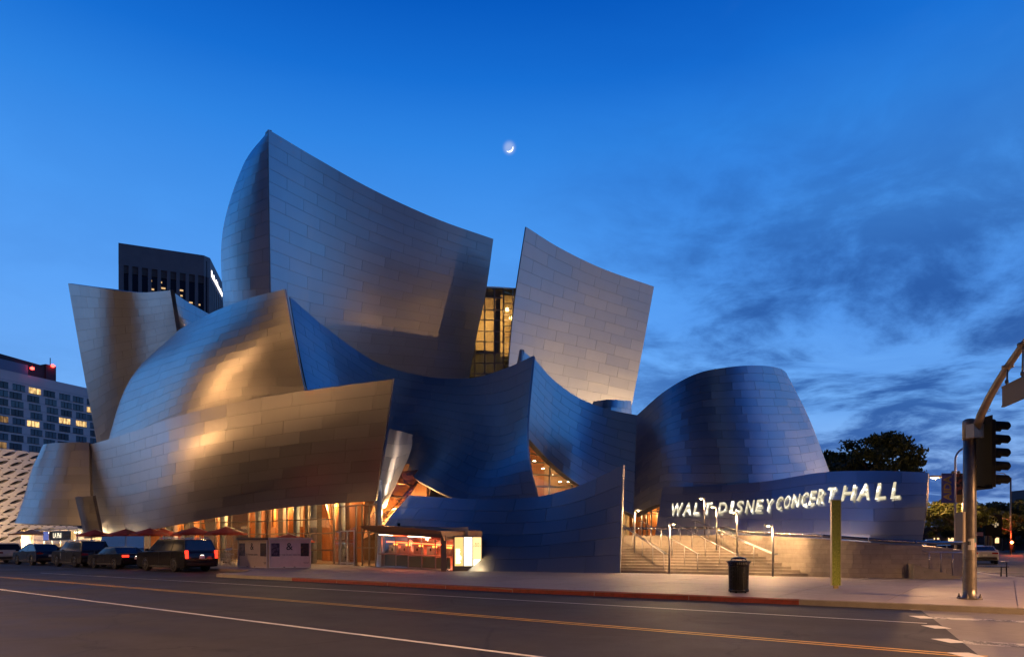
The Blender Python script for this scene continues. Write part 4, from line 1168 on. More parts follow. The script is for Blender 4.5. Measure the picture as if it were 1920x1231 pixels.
for (x0, x1, o0, o1, mm) in ((0.2, 1.9, 0.25, 0.25, NEONW), (3.9, 6.4, 0.35, 0.35, NEONW), (1.9, 3.0, 0.25, -0.5, NEON), (3.0, 3.9, -0.1, 0.35, NEON), (6.4, 7.4, 0.35, -0.3, NEON)):
    za = 2.08 - 0.036 * x0; zb_ = 2.08 - 0.036 * x1
    MB().bar(bo(x0, o0, za - 0.03), bo(x1, o1, zb_ - 0.03), 0.07, 0.03).build('canopy_tube', mm, BOOTH)
nb = 5
for k in range(nb):
    x0, x1 = 0.35 + k * (BL - 0.6) / nb, 0.35 + (k + 1) * (BL - 0.6) / nb
    zs = 0.90 - 0.10 * k / nb
    MB().bar(bo(x0, 0, 0.03), bo(x0, 0, 1.95 - 0.04 * k), 0.06, 0.06).build('window_post', FRAMEL, BOOTH)
    q = [bo(x0 + 0.05, -0.02, 0.12), bo(x1 - 0.05, -0.02, 0.12), bo(x1 - 0.05, -0.02, zs - 0.1), bo(x0 + 0.05, -0.02, zs - 0.1)]
    MB().prism(q, -bn_ * 0.03).build('counter_panel', pbr('olive_panel', (0.14, 0.15, 0.08), 0.35), BOOTH)
    q = [bo(x0 + 0.10, -0.30, zs), bo(x1 - 0.28, -0.30, zs), bo(x1 - 0.28, -0.30, 1.42 - 0.03 * k), bo(x0 + 0.10, -0.30, 1.42 - 0.03 * k)]
    wn = MB().prism(q, -bn_ * 0.03).build('ticket_window', pbr('ticket_screen', (0.55, 0.46, 0.40), 0.4), BOOTH)
    c = bo((x0 + x1) / 2 - 0.2, -0.285, 1.14)
    MB().prism([c + bxd * (0.085 * math.cos(a)) + Vector((0, 0, 0.085 * math.sin(a))) for a in [i * math.pi / 5 for i in range(10)]], bn_ * 0.01).build('speak_hole', DARK, wn)
    MB().bar(bo(x0 + 0.75, -0.27, 1.46 - 0.045 * k), bo(x0 + 1.2, -0.27, 1.45 - 0.045 * k), 0.03, 0.10).build('window_number', glow('amber_sign', (1.0, 0.30, 0.05), 6.0), wn)
    MB().prism([bo(x0 + 0.03, 0.0, zs), bo(x1 - 0.03, 0.0, zs), bo(x1 - 0.03, 0.0, 1.93 - 0.05 * k), bo(x0 + 0.03, 0.0, 1.93 - 0.05 * k)], -bn_ * 0.012).build('pane', GLS, BOOTH)
MB().bar(bo(0.2, 0.12, 0.86), bo(BL - 0.7, 0.12, 0.78), 0.40, 0.06).build('counter', BROWN, BOOTH)
MB().bar(bo(0.2, 0.02, 0.05), bo(BL - 0.4, 0.02, 0.05), 0.08, 0.08).build('plinth_rail', FRAMEL, BOOTH)
lamp('booth_light', bo(1.4, -0.1, 1.85), (1.0, 0.62, 0.36), 16, 0.1, BOOTH); lamp('booth_light', bo(5.2, 0.1, 1.75), (1.0, 0.62, 0.36), 22, 0.1, BOOTH)
lamp('neon_light', bo(3.0, 0.3, 1.55), (1.0, 0.08, 0.03), 26, 0.15, BOOTH); lamp('neon_light', bo(6.0, 0.3, 1.45), (1.0, 0.08, 0.03), 22, 0.15, BOOTH)

# --- three-panel light box
LBX = thing('poster_light_box', 'glowing three-panel poster light box beside the ticket windows', 'light box', P(878, 1069, 37.4) * 1.0)
la, lb = P(851, 1069, 36.9), P(904, 1068, 37.5); la.z = lb.z = 0.15
ld = (lb - la).normalized(); lw = (lb - la).length; ln_ = Vector((ld.y, -ld.x, 0))
if ln_.y > 0: ln_ = -ln_
lo_ = lambda x, o_, z: la + ld * x + ln_ * o_ + Vector((0, 0, z))
m2 = MB().prism([lo_(0, 0.0, 0), lo_(lw, 0.0, 0), lo_(lw, 0.0, 1.90), lo_(0, 0.0, 1.90)], -ln_ * 0.22); m2.build('case', pbr('bronze_case', (0.16, 0.12, 0.09), 0.45, 0.8), LBX)
for k in range(3):
    x0, x1 = 0.05 + k * (lw - 0.05) / 3, (k + 1) * (lw - 0.05) / 3
    z0, z1 = 0.28, 1.84
    em = [glow('poster_amber', (1.0, 0.60, 0.20), 1.35), glow('poster_white', (1.0, 0.88, 0.62), 2.6), glow('poster_cream', (1.0, 0.68, 0.28), 1.7)][k]
    po = MB().prism([lo_(x0, 0.004, z0), lo_(x1, 0.004, z0), lo_(x1, 0.004, z1), lo_(x0, 0.004, z1)], -ln_ * 0.02).build('poster_panel', em, LBX)
    if k == 0:
        random.seed(4)
        for r_ in range(12):
            zz_ = 1.18 - r_ * 0.07; ww = random.uniform(0.55, 0.95) * (x1 - x0) * 0.8
            MB().prism([lo_(x0 + 0.05, 0.012, zz_), lo_(x0 + 0.05 + ww, 0.012, zz_), lo_(x0 + 0.05 + ww, 0.012, zz_ + 0.025), lo_(x0 + 0.05, 0.012, zz_ + 0.025)], -ln_ * 0.006).build('text_line', glow('poster_text', (1.0, 0.9, 0.7), 4.0), po)
    if k == 2:
        text('poster_lettering', 'BOX\nOFFICE', 0.13, pbr('poster_ink', (0.05, 0.03, 0.02), 0.6), LBX, frame(lo_((x0 + x1) / 2, 0.012, 1.42), ld), 0.003)
        MB().prism([lo_(x0 + 0.04, 0.012, z0 + 0.02), lo_(x1 - 0.04, 0.012, z0 + 0.02), lo_(x1 - 0.04, 0.012, z0 + 0.34), lo_(x0 + 0.04, 0.012, z0 + 0.34)], -ln_ * 0.006).build('text_line', glow('poster_hot', (1.0, 0.85, 0.55), 5.0), po)
lamp('box_light', lo_(lw / 2, 0.5, 1.1), (1.0, 0.70, 0.36), 16, 0.3, LBX)

# --- shop under the flared skirt
sa, sb = lp(60, -1.2), lp(172, -1.2)
us2 = [0, .22, .36, .5, .64, .78, 1]
glazing('shop_front', (sa, sb, sb + Vector((0, 0, 3.1)), sa + Vector((0, 0, 3.1))), us2, [0, 0.60, 1.0], 0.10, FRAMEL, label='lit shop front under the flared skirt')
m2 = MB(); q0, q1 = lp(40, -5.5), lp(190, -5.5); m2.quad(q0, q1, q1 + Vector((0, 0, 3.4)), q0 + Vector((0, 0, 3.4))); m2.build('shop_wall', PLASTER, HALL)
m2 = MB(); q0, q1 = lp(40, -1.4, 3.3), lp(190, -1.4, 3.3); m2.quad(q0, q1, lp(190, -6, 3.3), lp(40, -6, 3.3)); m2.build('shop_ceiling', PLASTER, HALL)
for k, px in enumerate((100, 122, 150)):
    p = lp(px, -2.6, 1.9); lamp('shop_light', p, (1.0, 0.78, 0.45), 420, 0.2, HALL)
    p = lp(px, -2.8, 2.95); MB().bar(p, p + GDIR * 1.4, 0.14, 0.06).build('shop_tube', glow('shop_tube', (1.0, 0.85, 0.55), 30), HALL)
p0_ = lp(93, -1.0, 2.05); p1_ = lp(133, -1.0, 2.05)
sg = MB().prism([p0_, p1_, p1_ + Vector((0, 0, 1.0)), p0_ + Vector((0, 0, 1.0))], GN * 0.06).build('shop_sign', pbr('black_sign', (0.012, 0.012, 0.014), 0.4), HALL)
sd = (p1_ - p0_).normalized()
text('sign_lettering', 'LA Phil', 0.80, glow('sign_white', (1.0, 0.86, 0.62), 1.3), sg, frame(lp(107, -0.9, 2.55), sd), 0.01, bold=0.012)
text('sign_lettering', 'Store', 0.80, pbr('sign_grey', (0.16, 0.16, 0.17), 0.5), sg, frame(lp(124, -0.9, 2.55), sd), 0.01)
MB().prism([lp(82, -1.0, 2.05), lp(91, -1.0, 2.05), lp(91, -1.0, 3.05), lp(82, -1.0, 3.05)], GN * 0.05).build('poster_panel', glow('blue_poster', (0.25, 0.32, 0.9), 0.5), HALL)

# --- lettering let into the wavy wall: one letter each, lit from within
LETM = None
def letter_mat():
    m, t, out = new_mat('lit_letter')
    e = t.new('ShaderNodeEmission'); co = t.new('ShaderNodeNewGeometry').outputs['Position']
    n = t.noise(co, 2.2, 3, 0.6); k = t.smooth(n, 0.42, 0.66)
    c = t.mix(k, (0.90, 0.78, 0.52, 1), (1.0, 0.93, 0.76, 1))
    t.link(c, e.inputs[0]); t.link(t.math('ADD', t.math('MULTIPLY', t.math('POWER', k, 2.0), 1.9), 0.9), e.inputs[1]); t.link(e.outputs[0], out.inputs[0])
    return m
LETM = letter_mat()
def project_wall(px, py):
    """nearest wall parameters for a pixel"""
    u = np.linspace(0, 1, 121); v = np.linspace(0, 1, 41); U, V = np.meshgrid(u, v)
    p = S_M.raw(U.ravel(), V.ravel())
    X = 960 + FPX * p[:, 0] / p[:, 1]; Y = HOR - FPX * (p[:, 2] - EYE) / p[:, 1]
    i = int(np.argmin((X - px)**2 + (Y - py)**2)); return U.ravel()[i], V.ravel()[i]
# letter: centre x, base y, top y, width, slant
LET = [(c, x, yb, yt, w_ - 4.5) for c, x, yb, yt, w_ in (
       ('W', 1268.5, 967, 944, 25), ('A', 1290, 966, 943, 20), ('L', 1308, 965, 943, 16), ('T', 1327, 965, 943, 20),
       ('D', 1356, 963, 943, 20), ('I', 1373, 963, 941, 10), ('S', 1388, 962, 940, 17), ('N', 1407, 962, 939, 19), ('E', 1425, 961, 938, 17), ('Y', 1443, 960, 937, 18),
       ('C', 1463, 957, 932, 16), ('O', 1478, 954.5, 930, 16), ('N', 1494, 952.5, 927, 18), ('C', 1511, 950.5, 924, 16), ('E', 1526, 949, 921, 16), ('R', 1542, 946, 918, 18), ('T', 1560, 943.5, 915, 20),
       ('H', 1593, 940, 911, 27), ('A', 1623, 939, 908, 29), ('L', 1655, 937.5, 907, 24), ('L', 1683, 936, 905, 22))]
def letters():
    for ch, cx, yb, yt, wd in LET:
        cu = bpy.data.curves.new('letter', 'FONT'); cu.body = ch; cu.size = 1.0; cu.extrude = 0.0; cu.resolution_u = 4; cu.offset = 0.016
        o = bpy.data.objects.new('letter', cu); COL.objects.link(o)
        dg = bpy.context.evaluated_depsgraph_get(); me = bpy.data.meshes.new_from_object(o.evaluated_get(dg))
        COL.objects.unlink(o); bpy.data.objects.remove(o); bpy.data.curves.remove(cu)
        co = np.array([v.co[:] for v in me.vertices]); lo, hi = co.min(0), co.max(0)
        u0, v0 = project_wall(cx, (yb + yt) / 2)
        # local axes on the wall, metres for each pixel there
        dd = float(S_M.raw(np.array([u0]), np.array([v0]))[0, 1]); mpp = dd / FPX
        slant = 0.20
        polys = [tuple(p.vertices) for p in me.polygons]
        # subdivide not needed: letters are small; map every vertex by its pixel to the wall, then lift it
        vs = []
        for x, y, z in co:
            fx = (x - lo[0]) / (hi[0] - lo[0]) - 0.5; fy = (y - lo[1]) / (hi[1] - lo[1])
            px = cx + fx * wd + (fy - 0.5) * slant * (yb - yt); py = yb + (yt - yb) * fy - fx * wd * 0.06
            u1, v1 = project_wall(px, py); 
            p = S_M.pt(u1, v1)[0]; q = P(px, py, float(p[1])); nn = S_M.normal(np.array([u1]), np.array([v1]))[0]
            vs.append(np.array(q) + nn * 0.10)
        mb_ = MB(); mb_.v = [tuple(v) for v in vs]; mb_.f = polys; mb_.sm = [False] * len(polys); mb_.mi = [0] * len(polys)
        mb_.build('letter', LETM, LETTERWALL)
        bpy.data.meshes.remove(me)
letters()

# ================================================================ street furniture
GALV = pbr('galvanised_steel', (0.25, 0.215, 0.175), 0.42, 0.85, noise=0.22, nscale=5, bump=0.08, bscale=14)
BLACKP = pbr('black_paint', (0.012, 0.012, 0.012), 0.35)
SIGBLK = pbr('signal_black', (0.006, 0.006, 0.006), 0.75, spec=0.12)
PAPER = pbr('paper', (0.62, 0.58, 0.50), 0.8, noise=0.15, nscale=9)

# --- traffic signal with curved mast arm
TP = P(1818, 1122, 18.46); TP.z = 0.15
SIG = thing('traffic_signal', 'tall galvanised traffic signal pole with curved mast arm and black signal head', 'traffic signal', TP)
mb = MB(); mb.lathe([(0.205, 0), (0.205, 0.04), (0.17, 0.05), (0.165, 0.3), (0.158, 2.4), (0.150, 4.62)], TP, 24); mb.build('pole', GALV, SIG)
mb = MB(); mb.lathe([(0.30, 0), (0.30, 0.035), (0.29, 0.045)], TP - Vector((0, 0, 0.004)), 8, smooth=False); mb.build('base_plate', GALV, SIG)
for k in range(4):
    a = math.pi / 4 + k * math.pi / 2
    mb = MB(); mb.lathe([(0.035, 0), (0.035, 0.05), (0.018, 0.06), (0.018, 0.11)], (TP.x + 0.245 * math.cos(a), TP.y + 0.245 * math.sin(a), TP.z + 0.035), 6, smooth=False); mb.build('anchor_bolt', GALV, SIG)
mb = MB(); mb.lathe([(0.170, 4.30), (0.172, 4.76), (0.160, 4.82), (0.10, 4.86), (0.02, 4.87)], TP, 20); mb.build('pole_cap', GALV, SIG)
ad = Vector((-0.25, -0.968, 0))
mb = MB(); mb.box((TP.x + ad.x * 0.20 + 0.06, TP.y + ad.y * 0.20, TP.z + 4.50), (0.34, 0.24, 0.36), 0.26); mb.build('arm_bracket', GALV, SIG)
arm = [(0.18, 4.52), (0.5, 4.88), (1.0, 5.22), (1.5, 5.50), (2.0, 5.74), (2.8, 6.06), (4.0, 6.45), (5.5, 6.80), (8.0, 7.10)]
ap = [TP + ad * s + Vector((0.10, 0, z)) for s, z in arm]
MB().tube(ap, 0.105, 14, r_end=0.06).build('mast_arm', GALV, SIG)
# hanging name sign seen from behind
s0, s1 = 1.85, 3.05
a_, b_ = TP + ad * s0 + Vector((0.10, 0, 5.30)), TP + ad * s1 + Vector((0.10, 0, 5.30))
sn = ad.cross(Vector((0, 0, 1))).normalized()
m2 = MB(); m2.prism([a_ - Vector((0, 0, 0.46)), b_ - Vector((0, 0, 0.46)), b_, a_], sn * 0.04)
m2.bar(a_ + sn * 0.02, b_ + sn * 0.02, 0.07, 0.04); m2.bar(a_ - Vector((0, 0, .46)) + sn * 0.02, b_ - Vector((0, 0, .46)) + sn * 0.02, 0.07, 0.04)
m2.build('hanging_sign', pbr('sign_back', (0.10, 0.08, 0.07), 0.5, 0.3, noise=0.2), SIG)
for s in (2.05, 2.85):
    za = float(np.interp(s, [q[0] for q in arm], [q[1] for q in arm]))
    p = TP + ad * s + Vector((0.10, 0, 0)); pz = p + sn * 0.02
    m2 = MB(); m2.tube([(p.x, p.y, TP.z + za), (pz.x, pz.y, 5.28 + TP.z)], 0.022, 6); m2.lathe([(0.12, -0.03), (0.125, 0.03)], (p.x, p.y, TP.z + za), 10); m2.lathe([(0.04, 0), (0.04, 0.08)], (pz.x, pz.y, 5.36 + TP.z), 8)
    m2.build('sign_hanger', GALV, SIG)
for s in (0.62, 1.15):
    za = float(np.interp(s, [q[0] for q in arm], [q[1] for q in arm])); p = TP + ad * s + Vector((0.22, 0, za - 0.02))
    m2 = MB(); m2.tube([p, p + Vector((0.07, 0, 0.02)), p + Vector((0.07, 0, 0.07)), p + Vector((0, 0, 0.06))], 0.009, 5); m2.build('wire_eye', GALV, SIG)
# signal head: five stacked sections with visors, seen from the side
hx, hy = TP.x + 0.36, TP.y - 0.02
HB = MB(); HB.bevbox((hx + 0.13, hy, TP.z + 3.92), (0.22, 0.34, 1.82), 0.03); HEAD = HB.build('signal_head', SIGBLK, SIG)
m2 = MB(); m2.prism([(hx - 0.02, hy - 0.36, TP.z + 2.95), (hx - 0.02, hy + 0.30, TP.z + 2.95), (hx - 0.02, hy + 0.30, TP.z + 4.90), (hx - 0.02, hy - 0.36, TP.z + 4.90)], (0.02, 0, 0)); m2.build('back_plate', SIGBLK, HEAD)
for k in range(5):
    zc = TP.z + 4.64 - k * 0.36
    m2 = MB(); n = 14; rows = []
    for a in np.linspace(R(-30), R(210), n):
        L = 0.40 - 0.14 * max(0, -math.sin(a))
        rows.append([(hx + 0.23, hy + 0.168 * math.cos(a), zc + 0.168 * math.sin(a)), (hx + 0.23 + L, hy + 0.164 * math.cos(a), zc + 0.164 * math.sin(a) - 0.02)])
    m2.grid(rows, True); m2.grid([[(x, hy + (y - hy) * 0.95, zc + (z - zc) * 0.95) for x, y, z in r_] for r_ in rows], True, 0, True)
    m2.build('visor', SIGBLK, HEAD)
    MB().lathe([(0.02, 0.02), (0.14, 0.0), (0.14, -0.02)], (hx + 0.245, hy, zc), 14, axis='x').build('lens', pbr('dark_lens', (0.02, 0.015, 0.012), 0.2), HEAD)
for zz_ in (4.72, 3.02):
    MB().tube([(TP.x, hy, TP.z + zz_), (hx + 0.10, hy, TP.z + zz_)], 0.028, 8).build('bracket', SIGBLK, SIG)
# flyers and strap marks on the pole
random.seed(9)
def on_pole(a, z, wd, h, mat, nm, r=0.1635):
    m2 = MB(); rows = []
    for k in range(5):
        t = a + (k / 4 - 0.5) * wd / r
        rows.append([(TP.x + r * math.cos(t), TP.y + r * math.sin(t), TP.z + z), (TP.x + r * math.cos(t), TP.y + r * math.sin(t), TP.z + z + h)])
    m2.grid(rows, False); m2.build(nm, mat, SIG)
on_pole(R(-110), 1.33, 0.16, 0.30, PAPER, 'flyer', 0.166); on_pole(R(-70), 1.40, 0.06, 0.13, pbr('pink_paper', (0.6, 0.36, 0.34), 0.8), 'flyer', 0.166)
on_pole(R(-128), 1.46, 0.07, 0.10, pbr('dark_sticker', (0.05, 0.05, 0.05), 0.6), 'flyer', 0.166); on_pole(R(-76), 1.52, 0.05, 0.12, pbr('teal_sticker', (0.10, 0.25, 0.26), 0.6), 'flyer', 0.166)
for zz_ in (1.08, 1.72, 2.30): MB().lathe([(0.163, -0.012), (0.168, -0.01), (0.168, 0.01), (0.163, 0.012)], TP + Vector((0, 0, zz_)), 20, cap=False).build('strap', GALV, SIG)
m2 = MB(); m2.box((TP.x - 0.24, TP.y + 0.05, TP.z + 1.95), (0.03, 0.30, 0.78)); m2.build('side_sign', pbr('sign_edge', (0.18, 0.14, 0.12), 0.5, 0.4), SIG)
m2 = MB(); m2.box((TP.x - 0.18, TP.y - 0.05, TP.z + 1.95), (0.045, 0.045, 0.80)); m2.build('side_strip', pbr('strip_white', (0.6, 0.52, 0.42), 0.6), SIG)

# --- pedestrian signal across, on its own post
pq = P(1848, 1046, 62.0); pq.z = 0.15
PS = thing('pedestrian_signal', 'dark pedestrian signal box with white walking symbol on a post behind the pole', 'pedestrian signal', pq)
mb = MB(); mb.tube([pq, pq + Vector((0, 0, 4.2))], 0.09, 8); mb.build('post', GALV, PS)
mb = MB(); mb.bevbox((pq.x + 0.5, pq.y - 0.2, 3.3), (1.5, 0.4, 1.9), 0.06); mb.build('housing', SIGBLK, PS)
for (dx, dz) in ((0.42, 3.42), (0.62, 3.50), (0.80, 3.36), (0.60, 3.22)):
    m2 = MB(); m2.box((pq.x + dx, pq.y - 0.42, dz), (0.13, 0.03, 0.22)); m2.build('symbol', glow('ped_white', (1.0, 0.75, 0.45), 0.45), PS)

# --- litter bin
BP = P(1385, 1110, 20.9); BP.z = 0.15
BIN = thing('litter_bin', 'black slatted metal litter bin with a domed lid near the kerb', 'litter bin', BP)
GB = pbr('gloss_black', (0.014, 0.013, 0.012), 0.22, noise=0.2, nscale=20)
m2 = MB()
for k in range(36):
    a = 2 * math.pi * k / 36; c, s = math.cos(a), math.sin(a); t = Vector((-s, c, 0))
    pr = [(0.285, 0.05), (0.290, 0.15), (0.300, 0.70), (0.305, 0.84), (0.335, 0.91), (0.365, 0.94)]
    rows = []
    for r_, z in pr:
        p = BP + Vector((r_ * c, r_ * s, z)); rows.append([p - t * 0.016, p + t * 0.016])
    m2.grid(rows, False, 0, True)
    rows2 = [[p - Vector((c, s, 0)) * 0.008 for p in r_] for r_ in rows]; m2.grid(rows2, False)
m2.build('slats', GB, BIN)
m2 = MB(); m2.lathe([(0.29, 0.03), (0.30, 0.03), (0.30, 0.10), (0.285, 0.11), (0.28, 0.03)], BP, 36, cap=False); m2.build('bottom_ring', GB, BIN)
m2 = MB(); m2.lathe([(0.34, 0.925), (0.375, 0.935), (0.38, 0.955), (0.33, 0.965), (0.30, 0.95)], BP, 36, cap=False); m2.lathe([(0.300, 0.80), (0.312, 0.80), (0.312, 0.835), (0.300, 0.835)], BP, 36, cap=False); m2.build('top_ring', GB, BIN)
m2 = MB(); m2.lathe([(0.255, 0.04), (0.26, 0.80), (0.25, 0.80), (0.24, 0.06)], BP, 24); m2.build('liner', pbr('bin_liner', (0.02, 0.02, 0.02), 0.7), BIN)
m2 = MB(); m2.lathe([(0.235, 1.02), (0.24, 1.03), (0.21, 1.055), (0.12, 1.085), (0.02, 1.095)], BP, 28); m2.build('lid', GB, BIN)
m2 = MB()
for k in range(4):
    a = math.pi / 4 + k * math.pi / 2; m2.tube([BP + Vector((0.29 * math.cos(a), 0.29 * math.sin(a), 0.94)), BP + Vector((0.20 * math.cos(a), 0.20 * math.sin(a), 1.03))], 0.012, 6)
m2.build('lid_posts', GB, BIN)
for k in range(5):
    a = 0.3 + k * 2 * math.pi / 5; m2 = MB(); m2.lathe([(0.025, -0.01), (0.025, 0.05)], (BP.x + 0.24 * math.cos(a), BP.y + 0.24 * math.sin(a), 0.155), 8); m2.build('foot', GB, BIN)

# --- yellow-green pylon
PP = P(1567, 1102, 22.86); PP.z = 0.15
PYL = thing('pylon', 'slim yellow-green speckled pylon with pale edges on the pavement', 'pylon', PP)
def pyl_mat():
    m, t, out = new_mat('speckled_green')
    b = t.new('ShaderNodeBsdfPrincipled'); b.inputs['Roughness'].default_value = 0.5
    co = t.new('ShaderNodeNewGeometry').outputs['Position']
    n = t.noise(co, 42, 3, 0.75); c = t.ramp(n, [(0.35, (0.14, 0.20, 0.015, 1)), (0.55, (0.32, 0.38, 0.04, 1)), (0.70, (0.58, 0.60, 0.14, 1))])
    t.link(c, b.inputs['Base Color']); t.link(b.outputs[0], out.inputs[0]); return m
rz = -0.12
m2 = MB(); m2.box((PP.x, PP.y, 0.15 + 0.10 + 1.42), (0.27, 0.10, 2.84), rz); m2.build('panel', pyl_mat(), PYL)
EDG = pbr('pylon_edge', (0.66, 0.60, 0.36), 0.5)
for sx in (-1, 1):
    m2 = MB(); m2.box((PP.x + sx * 0.145 * math.cos(rz), PP.y + sx * 0.145 * math.sin(rz), 0.15 + 0.10 + 1.42), (0.02, 0.13, 2.86), rz); m2.build('edge_strip', EDG, PYL)
m2 = MB(); m2.box((PP.x, PP.y, 3.10), (0.31, 0.13, 0.02), rz); m2.build('edge_strip', EDG, PYL)
m2 = MB(); m2.box((PP.x, PP.y, 0.20), (0.15, 0.09, 0.12), rz); m2.build('foot', pbr('pylon_foot', (0.35, 0.28, 0.10), 0.6), PYL)

# --- ramp with tubular rails right of the stone wall
RA, RB = P(1706, 1084, 29.0), P(1792, 1084, 29.0)
RMP = thing('entry_ramp', 'low sloping concrete ramp beside the end of the stone wall', 'ramp', (RA.x + 0.8, RA.y + 0.6, 0.15))
m2 = MB(); x0, x1, y0, y1 = 17.0, 19.0, 28.9, 31.5
m2.prism([(x0, y0, 0.14), (x1, y0, 0.14), (x1, y0, 0.20), (x0, y0, 0.78)], (0.25, y1 - y0, 0)); m2.build('ramp_body', CONC_D, RMP)
RR = thing('ramp_railing', 'pair of tubular steel rails standing on the concrete ramp', 'railing', (18.3, 29.2, 0.4))
for (yy, xa, xb) in ((29.05, 17.75, 19.25), (30.6, 17.4, 19.1)):
    n = 4
    for k in range(n):
        x = xa + (xb - xa) * k / (n - 1); zb = 0.16 + 0.60 * max(0, (19.0 - x) / 2.0)
        MB().tube([(x, yy, zb), (x, yy, 1.28)], 0.024, 8).build('post', RAILM, RR)
    MB().tube([(xa - 0.3, yy, 1.36), (xa, yy, 1.28), (xb, yy, 1.26), (xb + 0.14, yy, 1.18), (xb + 0.14, yy, 0.2)], 0.026, 8).build('rail', RAILM, RR)

# --- benches
def bench(c, rz, label, back=True):
    th = thing('bench', label, 'bench', (c[0], c[1], 0.15), rz, group='black metal benches')
    for k in range(5):
        MB().box((0, -0.20 + k * 0.10, 0.45), (1.6, 0.07, 0.03)).build('seat_slat', GB, th, local=True)
    if back:
        for k in range(4):
            MB().box((0, 0.27 + k * 0.03, 0.55 + k * 0.10), (1.6, 0.025, 0.07)).build('back_slat', GB, th, local=True)
    for sx in (-0.7, 0.7):
        m2 = MB(); m2.tube([(sx, -0.24, 0.0), (sx, -0.20, 0.43), (sx, 0.25, 0.43), (sx, 0.36, 0.90)] if back else [(sx, -0.24, 0.0), (sx, -0.2, 0.43), (sx, 0.25, 0.43), (sx, 0.30, 0)], 0.028, 6)
        m2.tube([(sx, 0.25, 0.43), (sx, 0.27, 0)], 0.026, 6); m2.tube([(sx, -0.22, 0.43), (sx, -0.24, 0.64), (sx, -0.1, 0.68), (sx, 0.29, 0.66)], 0.022, 6)
        m2.build('frame', GB, th, local=True)
    return th
p = P(1782, 1062, 38); bench((p.x, p.y), R(70), 'black slatted bench seen end-on behind the ramp railing')
p = P(1850, 1074, 31); bench((p.x, p.y), R(-12), 'black curved-arm bench standing behind the signal pole', back=False)

# --- street lamps on both sides
HPS = (1.0, 0.52, 0.20)
def street_lamp(p, label, h=8.6, power=2500, arm_dir=(0, -1), bulb=60, grp='street lamps', light=True, col=HPS, cut=0):
    th = thing('street_lamp', label, 'street lamp', p, group=grp)
    x, y, z = p; a = Vector((arm_dir[0], arm_dir[1], 0)).normalized()
    MB().tube([(x, y, z), (x, y, z + h * 0.5), (x, y, z + h - 0.7)], 0.10, 10, r_end=0.06).build('pole', GALV, th)
    pts = [Vector((x, y, z + h - 0.75)) + a * (1.6 * (1 - math.cos(t))) + Vector((0, 0, 0.75 * math.sin(t))) for t in np.linspace(0, math.pi / 2, 7)]
    MB().tube(pts, 0.05, 8).build('arm', GALV, th)
    e = pts[-1]
    m2 = MB(); m2.bar(e - a * 0.05, e + a * 0.65, 0.30, 0.14); m2.build('lamp_head', GALV, th)
    c = e + a * 0.32 - Vector((0, 0, 0.10))
    MB().lathe([(0.02, -0.05), (0.12, -0.02), (0.13, 0.03)], c, 12).build('bulb', glow('hps_bulb_%d' % bulb, (1.0, 0.62, 0.28), bulb), th)
    if light: lamp('lamp_light', c - Vector((0, 0, 0.16)), col, power, 0.14, th, *(('SPOT', (0, 0, 0), R(cut), 0.35) if cut else ()))
    return th
near = [(-7.0, -1.5), (-29.0, 14.5), (-51.0, 30.5), (-73.0, 46.5)]; npw = [13000, 18000, 1200, 3400]
for k, (x, y) in enumerate(near):
    street_lamp((x, y, 0.0), ['street lamp standing straight across the road from the ticket booth', 'street lamp standing across the road from the red kerb', 'street lamp standing across the road from the parked cars', 'street lamp standing across the road from the corner shop'][k], 9.0, npw[k], (0.588, 0.809), cut=(150, 160, 0, 0)[k])
street_lamp((25.5, 3.5, 0.0), 'tall street lamp at the far side of the crossing', 9.5, 38000, (-0.8, 0.6), cut=150)
street_lamp((12.0, -15.0, 0.0), 'street lamp standing behind the crossing', 9.0, 24000, (-0.588, 0.4), cut=150)
for k, (x, y) in enumerate(((46, 38), (58, 61), (72, 86), (88, 112))):
    street_lamp((x, y, 0.0), ['street lamp over the side street opposite the ramp', 'street lamp over the side street opposite the silver hatchback', 'street lamp over the side street opposite the far van', 'street lamp over the side street opposite the red signal'][k], 9.0, (4200, 1300, 1300, 1300)[k], (-0.9, 0.3))
p = P(1752, 897, 47.0); street_lamp((p.x + 1.95, p.y, 0.15), 'street lamp glowing at the edge of the lettered wall', p.z - 0.0, 5000, (-1, 0.0), 220)
street_lamp((-60.0, 53.0, 0.0), 'added street lamp out of view beyond the white parked SUV, for gold sheen on the steel', 9.0, 2600, (0.588, 0.809))  # unseen lamp, added to put gold highlights on the flared skirt

# --- banner pole with two banners
bp = P(1791, 1046, 40.0); bp.z = 0.15
BN = thing('banner_pole', 'curved lamp pole carrying a purple banner and a portrait banner', 'lamp pole', bp)
zt = 1.65 + (1018 - 862) / 1280 * 40
pts = [Vector((bp.x, bp.y, z)) for z in (0.15, 3.0, zt)] + [Vector((bp.x + 0.8 * (1 - math.cos(t)), bp.y, zt + 0.75 * math.sin(t))) for t in np.linspace(0.2, math.pi / 2, 6)] + [Vector((bp.x + 1.7, bp.y, zt + 0.78))]
MB().tube(pts, 0.055, 10).build('pole', pbr('pale_pole', (0.5, 0.5, 0.52), 0.35, 0.8), BN)
m2 = MB(); m2.bevbox((bp.x + 1.9, bp.y, zt + 0.80), (0.55, 0.25, 0.12), 0.03); m2.build('lamp_head', GALV, BN)
for sx in (-0.16, 0.16): MB().lathe([(0.02, -0.07), (0.08, -0.05), (0.09, 0.05), (0.03, 0.09)], (bp.x + sx, bp.y - 0.05, zt - 0.72), 10).build('spotlight', GALV, BN)
z0, z1 = 1.65 + (1018 - 942) / 1280 * 40, 1.65 + (1018 - 887) / 1280 * 40
PUR = pbr('purple_banner', (0.16, 0.14, 0.34), 0.7, noise=0.1)
m2 = MB(); m2.box((bp.x - 0.44, bp.y, (z0 + z1) / 2), (0.74, 0.02, z1 - z0)); ba = m2.build('banner', PUR, BN); ba['label'] = 'purple banner with yellow lettering'
